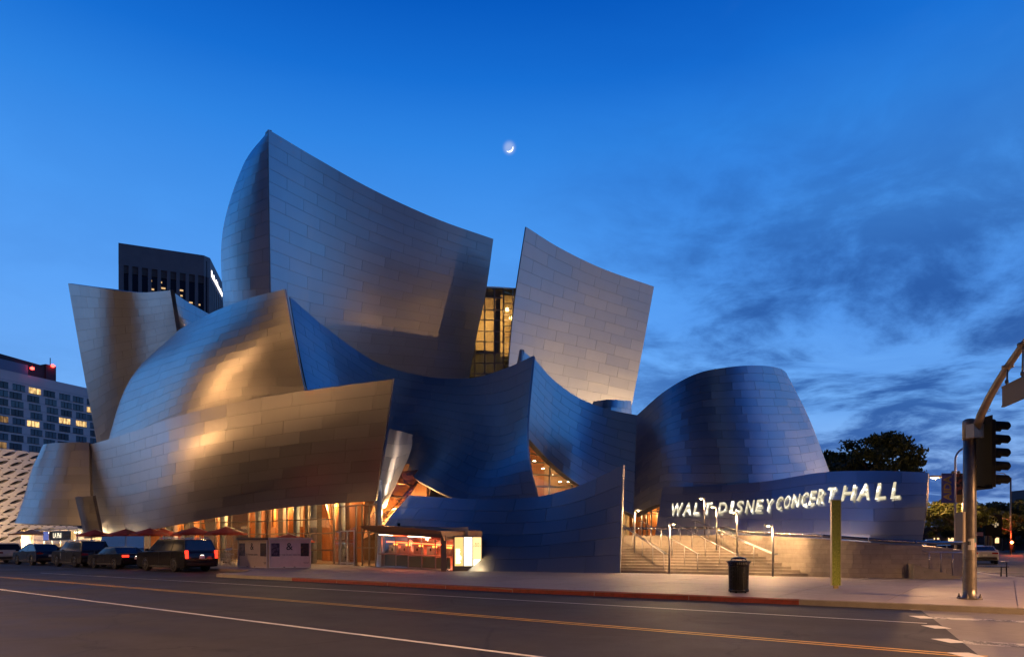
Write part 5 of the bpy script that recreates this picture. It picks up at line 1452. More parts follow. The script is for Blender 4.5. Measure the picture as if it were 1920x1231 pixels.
Mt = frame((bp.x - 0.44, bp.y - 0.016, (z0 + z1) / 2), (0, 0, 1), (-1, 0, 0))
text('banner_lettering', 'AIDA', 0.60, pbr('banner_yellow', (0.80, 0.48, 0.08), 0.6), ba, Mt, 0.003, bold=0.02)
def portrait():
    m, t, out = new_mat('portrait_print')
    b = t.new('ShaderNodeBsdfPrincipled'); b.inputs['Roughness'].default_value = 0.7
    co = t.new('ShaderNodeTexCoord').outputs['Object']; s = t.new('ShaderNodeSeparateXYZ'); t.link(co, s.inputs[0])
    z = s.outputs[2]; n = t.noise(co, 3.2, 3, 0.6)
    c = t.mix(t.smooth(n, 0.45, 0.52), (0.30, 0.06, 0.03, 1), (0.03, 0.015, 0.015, 1))
    c = t.mix(t.smooth(z, 0.50, 0.46), c, (0.50, 0.26, 0.04, 1))
    t.link(c, b.inputs['Base Color']); t.link(b.outputs[0], out.inputs[0]); return m
m2 = MB(); m2.box((bp.x + 0.44, bp.y, (z0 + z1) / 2), (0.74, 0.02, z1 - z0)); o = m2.build('banner', portrait(), BN); o['label'] = 'orange and dark portrait banner'
for zz_ in (z0, z1): MB().tube([(bp.x - 0.82, bp.y, zz_), (bp.x + 0.82, bp.y, zz_)], 0.015, 6).build('banner_arm', GALV, BN)

# --- far signal with red light and street-name sign
fq = P(1895, 1040, 98.0); fq.z = 0.1
FS = thing('far_traffic_signal', 'far traffic signal showing red down the side street', 'traffic signal', fq)
m2 = MB(); m2.tube([fq, fq + Vector((0, 0, 11.0))], 0.11, 8); m2.tube([fq + Vector((0, 0, 10.8)), fq + Vector((-1.0, 0, 11.6)), fq + Vector((-3.4, 0, 11.8))], 0.06, 6); m2.build('pole', GALV, FS)
m2 = MB(); m2.tube([fq + Vector((0, 0, 3.3)), fq + Vector((-2.5, 0, 4.2)), fq + Vector((-5.0, 0, 4.8))], 0.07, 6); m2.build('mast_arm', GALV, FS)
m2 = MB(); m2.bevbox((fq.x - 0.2, fq.y - 0.25, 1.65 + -0.2), (0.5, 0.4, 1.4), 0.05); m2.build('signal_head', SIGBLK, FS)
MB().lathe([(0.02, -0.05), (0.20, -0.02), (0.20, 0.02)], (fq.x - 0.2, fq.y - 0.50, 1.80), 12, axis='y').build('red_lens', glow('signal_red', (1.0, 0.16, 0.04), 60), FS)
lamp('signal_light', (fq.x - 0.2, fq.y - 0.9, 1.8), (1.0, 0.08, 0.02), 900, 0.2, FS)
m2 = MB(); m2.box((fq.x - 4.2, fq.y - 0.1, 3.0), (2.0, 0.05, 0.55)); m2.build('name_sign', pbr('blue_sign', (0.02, 0.05, 0.16), 0.5), FS)

# ================================================================ terrace in front of the lobby: umbrellas, kiosks, chairs
REDC = pbr('red_canvas', (0.36, 0.035, 0.02), 0.7, noise=0.12, nscale=3)
WHT = pbr('white_metal', (0.62, 0.60, 0.56), 0.4)
def umbrella(p, label, r=1.55, zt=2.95, mat=REDC, grp='red umbrellas on the terrace'):
    th = thing('umbrella', label, 'umbrella', p, group=grp)
    x, y, z = p; n = 8; a0 = random.uniform(0, 0.7)
    m2 = MB(); top = m2.vert((x, y, zt)); rim, rim2 = [], []
    for k in range(n):
        a = a0 + 2 * math.pi * k / n; rim.append(m2.vert((x + r * math.cos(a), y + r * math.sin(a), zt - 0.52))); rim2.append(m2.vert((x + r * math.cos(a), y + r * math.sin(a), zt - 0.64)))
    mid = []
    for k in range(n):
        a = a0 + 2 * math.pi * (k + 0.5) / n
    for k in range(n):
        m2.face((top, rim[k], rim[(k + 1) % n])); m2.face((rim[k], rim2[k], rim2[(k + 1) % n], rim[(k + 1) % n]))
    m2.build('canopy', mat, th)
    MB().tube([(x, y, z), (x, y, zt + 0.12)], 0.035, 8).build('pole', WHT, th)
    m2 = MB()
    for k in range(n):
        a = a0 + 2 * math.pi * k / n; m2.bar((x, y, zt - 0.08), (x + r * 0.97 * math.cos(a), y + r * 0.97 * math.sin(a), zt - 0.56), 0.02, 0.03)
    m2.build('ribs', WHT, th)
    MB().bar((x + 0.08, y, zt + 0.03), (x + 0.75, y - 0.25, zt - 0.17), 0.05, 0.03).build('top_strap', WHT, th)
    MB().lathe([(0.30, 0), (0.30, 0.05), (0.06, 0.09)], p, 12).build('base', GB, th)
    return th
random.seed(17)
for px, off, lab in ((178, 3.0, 'red umbrella nearest the corner shop'), (236, 3.0, 'red umbrella second from the corner shop'), (281, 3.2, 'red umbrella third from the corner shop'), (306, 1.2, 'red umbrella tucked close to the lobby glass'), (364, 3.0, 'red umbrella directly behind the large black SUV'), (424, 2.2, 'red umbrella next to the pale kiosks')):
    q = lp(px, off, 0.146); umbrella(tuple(q), lab)
q = lp(540, 1.5, 0.146); umbrella(tuple(q), 'wide flat red umbrella behind the pale kiosks', 1.9, 2.35)
TAN = pbr('tan_canvas', (0.40, 0.24, 0.12), 0.7, noise=0.1)
q = P(60, 1010, 82); umbrella((q.x, q.y, 0.13), 'tan umbrella under the flared steel skirt', 2.3, 3.3, TAN, None)

# kiosks
CREAMK = pbr('cream_board', (0.60, 0.52, 0.40), 0.7, noise=0.08); PINKK = pbr('pinkish_board', (0.60, 0.47, 0.46), 0.7, noise=0.08)
INK = pbr('black_ink', (0.03, 0.03, 0.03), 0.6)
def poster_mat(name, c1, c2, c3):
    m, t, out = new_mat(name); b = t.new('ShaderNodeBsdfPrincipled'); b.inputs['Roughness'].default_value = 0.6
    co = t.new('ShaderNodeTexCoord').outputs['Object']; n = t.noise(co, 5.5, 3, 0.6); c = t.ramp(n, [(0.38, c1 + (1,)), (0.5, c2 + (1,)), (0.66, c3 + (1,))], 'CONSTANT'); t.link(c, b.inputs['Base Color']); t.link(b.outputs[0], out.inputs[0]); return m
PO1 = poster_mat('print_violet', (0.03, 0.02, 0.05), (0.10, 0.07, 0.12), (0.30, 0.25, 0.22)); PO2 = poster_mat('print_orange', (0.03, 0.02, 0.02), (0.06, 0.03, 0.02), (0.55, 0.24, 0.02))
def kiosk(a, b, mat, label, awn):
    th = thing('kiosk', label, 'kiosk', (a + b) / 2, group='pale kiosks on the terrace')
    x = (b - a).normalized(); wd = (b - a).length; n = Vector((x.y, -x.x, 0)); h = 1.72
    if n.y > 0: n = -n
    o_ = lambda u, out_, z: a + x * u + n * out_ + Vector((0, 0, z))
    MB().prism([o_(0, 0, 0), o_(wd, 0, 0), o_(wd, 0, h), o_(0, 0, h)], -n * 1.6).build('body', mat, th)
    for u in (0.03, wd - 0.03): MB().bar(o_(u, 0.02, 0), o_(u, 0.02, h), 0.06, 0.05).build('corner_trim', WHT, th)
    MB().bar(o_(0, 0.02, 0.04), o_(wd, 0.02, 0.04), 0.05, 0.06).build('bottom_trim', WHT, th)
    MB().prism([o_(-0.06, 0.0, h), o_(wd + 0.06, 0.0, h), o_(wd + 0.06, 0.0, h + 0.14), o_(-0.06, 0.0, h + 0.14)], n * 0.16).build('shutter_box', awn, th)
    for u, pm in ((0.12, PO1), (wd - 0.12 - 0.20 * wd, PO2)):
        MB().prism([o_(u, 0.002, 0.72), o_(u + 0.20 * wd, 0.002, 0.72), o_(u + 0.20 * wd, 0.002, 1.52), o_(u, 0.002, 1.52)], n * 0.008).build('poster', pm, th)
    c = wd * 0.48
    text('logo', '&', 0.62, INK, th, frame(o_(c, 0.006, 1.30), x), 0.003, bold=0.006)
    text('lettering', 'AT THE MUSIC CENTER', 0.125, INK, th, frame(o_(c, 0.006, 0.80), x), 0.002)
    text('small_lettering', 'THE MUSIC\nCENTER', 0.07, INK, th, frame(o_(wd - 0.28, 0.006, 0.30), x), 0.002)
    for u in (wd * 0.35, wd * 0.6): MB().box(tuple(o_(u, 0.03, 0.06)), (0.14, 0.05, 0.04)).build('latch', INK, th)
g2 = lambda px, py: Vector((G_(px, py, 0.15).x, G_(px, py, 0.15).y, 0.146))
kiosk(g2(447, 1062.0), g2(501.5, 1064.3), CREAMK, 'cream kiosk box with posters and ampersand logo, beside café chairs', pbr('dark_awning', (0.05, 0.045, 0.05), 0.6))
kiosk(g2(504.5, 1064.3), g2(583, 1063.4), PINKK, 'wider pinkish kiosk box with posters and ampersand logo, beside the glass lobby doors', CREAMK)
# café chairs and a table
def cafe_chair(p, rz, label):
    th = thing('cafe_chair', label, 'chair', p, rz, group='metal café chairs on the terrace')
    m2 = MB(); m2.lathe([(0.20, 0.44), (0.21, 0.46), (0.19, 0.47)], (0, 0, 0), 12); m2.build('seat', RAILM, th, local=True)
    for sx in (-1, 1):
        for sy in (-1, 1): MB().tube([(sx * 0.15, sy * 0.15, 0.45), (sx * 0.21, sy * 0.21, 0)], 0.012, 6).build('leg', RAILM, th, local=True)
    m2 = MB(); m2.tube([(-0.19, 0.16, 0.45), (-0.20, 0.24, 0.86), (0.20, 0.24, 0.86), (0.19, 0.16, 0.45)], 0.013, 6)
    for k in (-1, 0, 1): m2.tube([(k * 0.1, 0.18, 0.5), (k * 0.1, 0.235, 0.85)], 0.008, 5)
    m2.build('backrest', RAILM, th, local=True)
for k, (px, py) in enumerate(((424, 1059), (432, 1061), (440, 1060), (419, 1057.5))):
    q = g2(px, py); cafe_chair((q.x, q.y, 0.146), k * 1.3, 'small round-seated metal café chair beside the cream kiosk')
q = g2(430, 1058); TB = thing('cafe_table', 'small pale round café table among the metal chairs', 'table', q)
MB().lathe([(0.30, 0.72), (0.32, 0.73), (0.31, 0.75)], q, 16).build('table_top', WHT, TB); MB().tube([q, q + Vector((0, 0, 0.73))], 0.03, 8).build('pedestal', RAILM, TB); MB().lathe([(0.22, 0), (0.22, 0.02), (0.04, 0.04)], q, 14).build('table_foot', RAILM, TB)
q = g2(428, 1057); MS = thing('menu_stand', 'slanted white menu board on a thin stand by the chairs', 'menu stand', q)
MB().tube([q, q + Vector((0, 0, 1.05))], 0.02, 6).build('post', RAILM, MS); m2 = MB(); m2.prism([q + Vector((-0.25, -0.1, 1.0)), q + Vector((0.25, -0.1, 1.02)), q + Vector((0.27, 0.15, 1.16)), q + Vector((-0.23, 0.15, 1.14))], (0, 0, 0.02)); m2.build('board', WHT, MS)
# planter hedge along the terrace at the far left
HED = thing('planter', 'low concrete planter filled with lit shrubs behind the far parked cars', 'planter', lp(60, 5.5, 0.14))
a_, b_ = lp(-60, 5.0, 0.13), lp(118, 5.0, 0.13)
MB().prism([a_, b_, b_ + Vector((0, 0, 0.75)), a_ + Vector((0, 0, 0.75))], NIN * 0.9).build('trough', CONC_D, HED)
m2 = MB(); rnd = np.random.RandomState(8)
for k in range(1400):
    c = a_.lerp(b_, rnd.rand()) + NIN * (0.1 + 0.7 * rnd.rand()) + Vector((0, 0, 0.72 + 0.42 * rnd.rand() ** 1.5))
    t1 = Vector(rnd.randn(3)).normalized() * 0.13; t2 = Vector(rnd.randn(3)).normalized() * 0.07
    m2.quad(c - t1, c - t2, c + t1, c + t2)
o = m2.build('shrub_leaves', pbr('shrub_leaf', (0.10, 0.09, 0.02), 0.6), HED)

# ================================================================ parked cars
TYRE = pbr('tyre_rubber', (0.015, 0.015, 0.015), 0.8)
ALLOY = pbr('alloy_rim', (0.55, 0.54, 0.52), 0.22, 1.0)
CGLASS = pbr('car_glass', (0.012, 0.013, 0.015), 0.06, spec=0.8)
TRIM = pbr('black_trim', (0.012, 0.012, 0.012), 0.5)
PLATE = pbr('number_plate', (0.62, 0.62, 0.60), 0.5)
TAIL_ON = glow('tail_lamp_lit', (1.0, 0.035, 0.015), 3.2)
TAIL_OFF = pbr('tail_lamp', (0.22, 0.01, 0.01), 0.15)
HEADL = pbr('head_lamp', (0.55, 0.55, 0.55), 0.1)
PLAMP = glow('plate_lamp', (1.0, 0.9, 0.7), 10.0)
CHROME = pbr('chrome', (0.7, 0.7, 0.7), 0.08, 1.0)


def paint(name, col): return pbr(name, col, 0.16, 0.0, coat=0.2, spec=0.3)


def car(name, label, loc, rz, L, W, H, wb, pm, belt, prof, hood, cab, wr=0.36, lit=False, rails=False, plate=True, vent=False, group='cars parked along the kerb', cat='car', bigtail=False):
    """local frame: x forward, y left, z up; prof: rear-deck height; cab: (windscreen base x, roof front x, roof rear x, rear base x)"""
    th = thing(name, label, cat, loc, rz, group)
    xf, xr = wb / 2 + (L - wb) * 0.02, -wb / 2 + (L - wb) * 0.02
    hw = W / 2; bz = 0.24; ra = wr * 1.16
    f, r = L / 2, -L / 2
    def arch(xc):
        return [(xc - ra * math.cos(t), max(bz, wr + ra * math.sin(t))) for t in np.linspace(math.asin((bz - wr) / ra) if wr > bz else 0, math.pi - (math.asin((bz - wr) / ra) if wr > bz else 0), 11)]
    low = [(r + 0.10, bz + 0.06)] + [(x, z) for x, z in arch(xr)] + [(x, z) for x, z in arch(xf)] + [(f - 0.14, bz + 0.02)]
    up = [(f - 0.02, 0.36), (f, 0.52), (f - 0.03, hood - 0.22), (f - 0.14, hood - 0.07), (f - 0.40, hood), (cab[0], belt - 0.01), ((cab[0] + cab[3]) / 2, belt + 0.005), (cab[3], prof), (r + 0.10, prof - 0.02), (r + 0.02, prof - 0.14), (r, 0.66), (r + 0.03, 0.40)]
    pr = low + up; n = len(pr)
    def layer(y, k, dz):
        cx, cz = 0.0, 0.62
        return [(x * k, y, cz + (z - cz) * dz if z > cz else z) for x, z in pr]
    m2 = MB()
    lay = [layer(hw - 0.03, 0.972, 0.90), layer(hw, 0.984, 0.955), layer(hw - 0.10, 0.995, 0.99), layer(hw * 0.45, 1.0, 1.0), layer(-hw * 0.45, 1.0, 1.0), layer(-hw + 0.10, 0.995, 0.99), layer(-hw, 0.984, 0.955), layer(-hw + 0.03, 0.972, 0.90)]
    # keep the side planes: the second layer is the widest
    ids = [[m2.vert(p) for p in l] for l in lay]
    for a, b in zip(ids[1:-1], ids[2:-1]):
        for k in range(n): m2.face((a[k], a[(k + 1) % n], b[(k + 1) % n], b[k]), True)
    m2.face(ids[1][::-1]); m2.face(ids[-2])
    m2.build('body', pm, th, local=True)
    # cabin
    rz_ = lambda z: (hw - 0.05) - (z - belt) / (H - belt) * 0.20
    cp = [(cab[0], belt - 0.03), (cab[1], H - 0.05), ((cab[1] * 0.6 + cab[2] * 0.4), H), (cab[2], H - 0.05), (cab[3], prof - 0.03)]
    m2 = MB()
    l_ = [m2.vert((x, rz_(max(z, belt)), z)) for x, z in cp]; r2 = [m2.vert((x, -rz_(max(z, belt)), z)) for x, z in cp]
    m2.face(l_); m2.face(r2[::-1])
    for k in range(4): m2.face((l_[k], r2[k], r2[k + 1], l_[k + 1]))
    CB = m2.build('cabin', pm, th, local=True)
    # glass: windscreen, rear window and side lights
    def gl(pts, out):
        out = Vector(out) * 0.008; m = MB(); m.prism([Vector(p) + out for p in pts], -out * 0.9); m.build('window', CGLASS, CB, local=True)
    def fr(p, q, t): return (p[0] + (q[0] - p[0]) * t, p[1] + (q[1] - p[1]) * t)
    a, b = fr(cp[0], cp[1], 0.10), fr(cp[0], cp[1], 0.93)
    gl([(a[0], rz_(a[1]) - 0.07, a[1]), (b[0], rz_(b[1]) - 0.06, b[1]), (b[0], -rz_(b[1]) + 0.06, b[1]), (a[0], -rz_(a[1]) + 0.07, a[1])], (0.6, 0, 0.8))
    a, b = fr(cp[4], cp[3], 0.14), fr(cp[4], cp[3], 0.90)
    gl([(a[0], rz_(max(belt, a[1])) - 0.09, a[1]), (a[0], -rz_(max(belt, a[1])) + 0.09, a[1]), (b[0], -rz_(b[1]) + 0.08, b[1]), (b[0], rz_(b[1]) - 0.08, b[1])], (-0.8, 0, 0.5))
    zlo, zhi = belt + 0.03, H - 0.13
    fx = lambda z: cab[0] + (cab[1] - cab[0]) * (z - belt) / (H - belt) - 0.10
    bxx = lambda z: cab[3] + (cab[2] - cab[3]) * (z - prof) / (H - prof) + 0.13
    nw = 3 if L > 4.8 else 2
    for sy in (1, -1):
        for k in range(nw):
            u0, u1 = k / nw + 0.012, (k + 1) / nw - 0.012
            q = []
            for (u, z) in ((u0, zlo), (u1, zlo), (u1, zhi), (u0, zhi)):
                x = bxx(z) + (fx(z) - bxx(z)) * u; q.append((x, sy * rz_(z), z))
            gl(q if sy < 0 else q[::-1], (0, sy, 0.12))
            if k: 
                x = bxx(zlo) + (fx(zlo) - bxx(zlo)) * (k / nw); MB().box((x, sy * (hw + 0.001), (bz + belt) / 2 + 0.1), (0.012, 0.012, belt - bz - 0.28)).build('door_seam', TRIM, th, local=True)
                MB().box((x - 0.16, sy * (hw + 0.006), belt - 0.12), (0.17, 0.03, 0.035)).build('door_handle', CHROME if not lit else pm, th, local=True)
        MB().bevbox((cab[0] - 0.28, sy * (hw + 0.12), belt + 0.07), (0.13, 0.22, 0.16), 0.03).build('wing_mirror', pm, th, local=True)
        MB().box((0, sy * (hw - 0.02), bz + 0.07), (wb - 2 * ra - 0.02, 0.06, 0.10)).build('sill', TRIM, th, local=True)
        if rails: MB().tube([(cab[1] - 0.1, sy * (rz_(H) + 0.0), H - 0.03), (cab[1] - 0.3, sy * rz_(H), H + 0.045), (cab[2] + 0.3, sy * rz_(H), H + 0.045), (cab[2] + 0.05, sy * rz_(H), H - 0.03)], 0.018, 6).build('roof_rail', CHROME, th, local=True)
        if vent: MB().box((xf - ra - 0.22, sy * (hw + 0.004), 0.78), (0.10, 0.012, 0.42)).build('side_vent', ALLOY, th, local=True)
        # lamps
        tl = TAIL_ON if lit else TAIL_OFF
        if bigtail: m = MB().bevbox((r + 0.05, sy * (hw - 0.13), 1.02), (0.14, 0.16, 0.46), 0.02)
        else: m = MB().bevbox((r + 0.08, sy * (hw - 0.24), min(prof - 0.17, 0.90)), (0.22, 0.40, 0.13), 0.02)
        m.build('tail_lamp', tl, th, local=True)
        MB().bevbox((f - 0.16, sy * (hw - 0.26), hood - 0.20), (0.26, 0.38, 0.13), 0.03).build('head_lamp', HEADL, th, local=True)
        for xc in (xf, xr):
            m = MB(); y0 = sy * (hw - 0.23)
            m.lathe([(wr * 0.66, 0), (wr * 0.97, 0.0), (wr, 0.03), (wr, 0.20), (wr * 0.97, 0.235), (wr * 0.70, 0.235), (wr * 0.66, 0.20)], (xc, y0 if sy > 0 else y0 - 0.235, wr), 22, axis='y')
            wh = m.build('wheel', TYRE, th, local=True, origin=(0, 0, 0))
            m = MB(); yf = sy * (hw - 0.015)
            m.lathe([(wr * 0.60, -0.012), (wr * 0.70, -0.012), (wr * 0.70, 0.012), (wr * 0.60, 0.012)], (xc, yf, wr), 22, axis='y', cap=False)
            for k in range(6):
                t = k * math.pi / 3; m.bar((xc, yf, wr), (xc + wr * 0.63 * math.cos(t), yf, wr + wr * 0.63 * math.sin(t)), 0.030, 0.055, up=(0, 1, 0))
            m.lathe([(0.055, -0.02), (0.055, 0.02)], (xc, yf, wr), 10, axis='y')
            m.build('rim', ALLOY, wh, local=True, origin=(0, 0, 0))
            MB().lathe([(wr * 0.62, -0.01), (wr * 0.62, 0.0)], (xc, sy * (hw - 0.05), wr), 16, axis='y').build('brake_disc', TRIM, wh, local=True, origin=(0, 0, 0))
    MB().bevbox((r + 0.06, 0, 0.47), (0.16, W - 0.20, 0.20), 0.03).build('rear_bumper', TRIM if not lit else pm, th, local=True)
    MB().bevbox((f - 0.08, 0, 0.44), (0.18, W - 0.24, 0.20), 0.03).build('front_bumper', TRIM, th, local=True)
    MB().box((f - 0.03, 0, hood - 0.27), (0.06, W * 0.5, 0.16)).build('grille', TRIM, th, local=True)
    if plate:
        MB().box((r - 0.012, 0, 0.86 if bigtail else 0.72), (0.02, 0.31, 0.16)).build('number_plate', PLATE, th, local=True)
    if lit:
        MB().box((r - 0.012, 0, 0.97 if bigtail else 0.83), (0.02, 0.16, 0.02)).build('plate_lamp', PLAMP, th, local=True)
        o = lamp('tail_light', (0, 0, 0), (1.0, 0.06, 0.02), 3, 0.15); o.parent = th; o.location = (r - 0.35, 0.7, 0.9)
        o = lamp('tail_light', (0, 0, 0), (1.0, 0.06, 0.02), 3, 0.15); o.parent = th; o.location = (r - 0.35, -0.7, 0.9)
    return th


CQ = Vector((-19.6, 39.5, 0)); CRZ = math.atan2(GDIR.y, GDIR.x)
def park(px, W, wb, dx=0.0):
    """car centre so that the near rear wheel shows at column px"""
    k = (px - 960) / FPX; t = (CQ.x - k * CQ.y) / (k * GDIR.y - GDIR.x)
    c = CQ + GDIR * (t + wb / 2 + dx) + NIN * (W / 2); return (c.x, c.y, 0.0)


BLK = paint('black_car_paint', (0.006, 0.006, 0.008)); BLU = paint('dark_blue_car_paint', (0.008, 0.014, 0.05)); WHC = paint('white_car_paint', (0.55, 0.54, 0.52))
DGR = paint('dark_grey_car_paint', (0.016, 0.016, 0.017)); SIL = paint('silver_car_paint', (0.42, 0.42, 0.42))
car('parked_suv', 'large black box-backed SUV with its tall red tail lamps lit', park(326, 2.05, 3.3), CRZ, 5.7, 2.05, 1.92, 3.3, BLK, 1.20, 1.18, 1.15, (1.55, 0.70, -2.45, -2.74), 0.41, True, True, bigtail=True)
car('parked_sedan', 'low black sedan with lit tail lamps between two SUVs', park(214, 1.88, 2.9), CRZ, 4.95, 1.88, 1.44, 2.9, BLK, 0.96, 1.02, 0.92, (1.10, 0.35, -0.95, -1.75), 0.35, True)
car('parked_suv', 'upright dark grey SUV with a pale slash on its front door', park(140, 2.0, 2.95), CRZ, 5.0, 2.0, 1.84, 2.95, DGR, 1.15, 1.13, 1.10, (1.25, 0.55, -2.05, -2.38), 0.40, False, True, vent=True)
car('parked_crossover', 'dark blue rounded crossover in front of the lit shop', park(59, 1.92, 2.9), CRZ, 4.75, 1.92, 1.62, 2.9, BLU, 1.05, 1.10, 1.0, (1.25, 0.35, -1.2, -2.15), 0.37)
car('parked_suv', 'white SUV at the end of the parked row', park(-14, 1.95, 2.8), CRZ, 4.7, 1.95, 1.70, 2.8, WHC, 1.08, 1.06, 1.02, (1.2, 0.4, -1.8, -2.2), 0.37)
q = P(1842, 1056, 56)
car('silver_car', 'silver hatchback on the side street beyond the benches', (q.x, q.y, 0.0), R(60), 4.3, 1.8, 1.5, 2.65, SIL, 0.98, 1.05, 0.95, (1.1, 0.3, -1.0, -1.95), 0.33, False, group='cars on the side street')
q = P(1768, 1040, 78)
car('far_car', 'dark far car on the side street beside the banner pole', (q.x, q.y, 0.0), R(62), 4.6, 1.85, 1.5, 2.7, BLK, 0.98, 1.02, 0.95, (1.1, 0.3, -1.0, -1.8), 0.34, False, group='cars on the side street')
q = P(1748, 1036, 92)
car('far_van', 'pale far van on the side street behind the ramp railing', (q.x, q.y, 0.0), R(62), 5.2, 2.0, 2.2, 3.1, WHC, 1.2, 1.25, 1.15, (1.6, 1.1, -2.3, -2.5), 0.36, False, group='cars on the side street', cat='van')

# ================================================================ far buildings
def win_mat(name, col, estr, seed):
    """lit room behind a pane: uneven warm glow with curtains"""
    if name in MATS: return MATS[name]
    m, t, out = new_mat(name); e = t.new('ShaderNodeEmission'); co = t.new('ShaderNodeNewGeometry').outputs['Position']
    n = t.noise(t.vmath('MULTIPLY', co, (1.2, 1.2, 0.5)), 1.0, 3, 0.6); c = t.mix(t.smooth(n, 0.35, 0.65), tuple(x * 0.35 for x in col) + (1,), tuple(col) + (1,))
    t.link(c, e.inputs[0]); e.inputs[1].default_value = estr; t.link(e.outputs[0], out.inputs[0]); MATS[name] = m; return m


HWALL = pbr('hotel_wall', (0.80, 0.66, 0.62), 0.8, noise=0.06, nscale=0.3)
HGL = pbr('hotel_glass', (0.02, 0.05, 0.08), 0.08, spec=0.9)
HGL2 = pbr('hotel_glass_dark', (0.012, 0.02, 0.04), 0.10, spec=0.6)
H0 = P(-120, 700, 186); H0.z = 0; hd = Vector((0.376, 0.926, 0)).normalized(); hn = Vector((hd.y, -hd.x, 0))      # facade direction and outward normal
HOT = thing('hotel', 'pale hotel slab with rows of windows behind the lattice building', 'building', H0)
HT = 54.0; HLEN = 66
ho = lambda t, o_, z: H0 + hd * t + hn * o_ + Vector((0, 0, z))
MB().prism([ho(0, 0, 0), ho(HLEN, 0, 0), ho(HLEN, 0, HT - 1.0), ho(0, 0, HT - 1.0)], -hn * 18).build('wall', HWALL, HOT)
def tpx(px):
    k = (px - 960) / FPX; return (H0.x - k * H0.y) / (k * hd.y - hd.x)
MB().prism([ho(0, 0.1, HT - 1.0), ho(tpx(52), 0.1, HT - 1.0), ho(tpx(52), 0.1, HT + 2.0), ho(0, 0.1, HT + 2.0)], -hn * 8).build('parapet', pbr('blue_grey_parapet', (0.22, 0.26, 0.36), 0.7), HOT)
MB().prism([ho(0, -4, HT + 1.9), ho(tpx(118), -4, HT - 1), ho(tpx(118), -4, HT + 3.8), ho(0, -4, HT + 5.4)], -hn * 8).build('penthouse', pbr('dark_penthouse', (0.06, 0.05, 0.06), 0.8), HOT)
MB().prism([ho(tpx(100), -3.5, HT - 1), ho(tpx(119), -3.5, HT - 1), ho(tpx(119), -3.5, HT + 4.6), ho(tpx(100), -3.5, HT + 4.6)], -hn * 3).build('penthouse', pbr('dark_penthouse', (0.06, 0.05, 0.06), 0.8), HOT)
MB().tube([ho(tpx(110), -4, HT + 4), ho(tpx(110), -4, HT + 7)], 0.12, 6).build('mast', TRIM, HOT)
for px, zz_ in ((58, HT + 1.2), (111, HT + 4.4)):
    c = ho(tpx(px), 0.6 if px < 100 else -3, zz_); MB().lathe([(0.05, -0.5), (0.55, -0.25), (0.55, 0.25), (0.05, 0.5)], c, 10).build('warning_lamp', glow('warning_red', (1.0, 0.04, 0.03), 12), HOT)
random.seed(12)
lit_set = {(1, 1): 0, (4, 0): 1, (3, 4): 1, (4, 4): 1, (2, 0): 2, (3, 0): 1, (4, 1): 2, (2, 5): 1, (5, 3): 2, (1, 4): 1, (1, 5): 1, (2, 6): 1, (3, 6): 1, (3, 7): 1, (2, 7): 0, (6, 1): 2, (1, 8): 2}
cols_ = [-78, -50, -20, 4, 33, 66, 96, 122, 150, 176, 198]
WARMW = win_mat('hotel_lit', (1.0, 0.62, 0.25), 1.5, 1); DIMW = win_mat('hotel_dim', (0.75, 0.42, 0.18), 0.45, 2)
for i, px in enumerate(cols_):
    for k in range(17):
        z1 = HT - 4.6 - k * 2.55
        pxj = px + random.choice((-3, 0, 0, 3)); t0 = tpx(pxj) - 1.9; t1 = t0 + 3.6
        if z1 - 2 < 6: continue
        rr = random.random()
        if k > 10: rr = 0.9
        mm = WARMW if rr < 0.22 else (DIMW if rr < 0.30 else (HGL if rr < 0.72 else HGL2))
        wn = MB().prism([ho(t0, 0.02, z1 - 1.75), ho(t1, 0.02, z1 - 1.75), ho(t1, 0.02, z1), ho(t0, 0.02, z1)], -hn * 0.3).build('window', mm, HOT)
        m2 = MB(); 
        for u in (0.33, 0.62): m2.bar(ho(t0 + (t1 - t0) * u, 0.06, z1 - 1.75), ho(t0 + (t1 - t0) * u, 0.06, z1), 0.09, 0.09)
        m2.bar(ho(t0, 0.10, z1 - 1.8), ho(t1, 0.10, z1 - 1.8), 0.16, 0.10); m2.bar(ho(t0, 0.10, z1 + 0.04), ho(t1, 0.10, z1 + 0.04), 0.16, 0.08)
        m2.build('window_frame', TRIM, wn)
for k in range(17):                              # storey joints
    z1 = HT - 4.2 - k * 2.55; MB().bar(ho(0, 0.02, z1 + 0.35), ho(HLEN, 0.02, z1 + 0.35), 0.06, 0.09).build('storey_band', pbr('hotel_band', (0.38, 0.35, 0.38), 0.8), HOT)

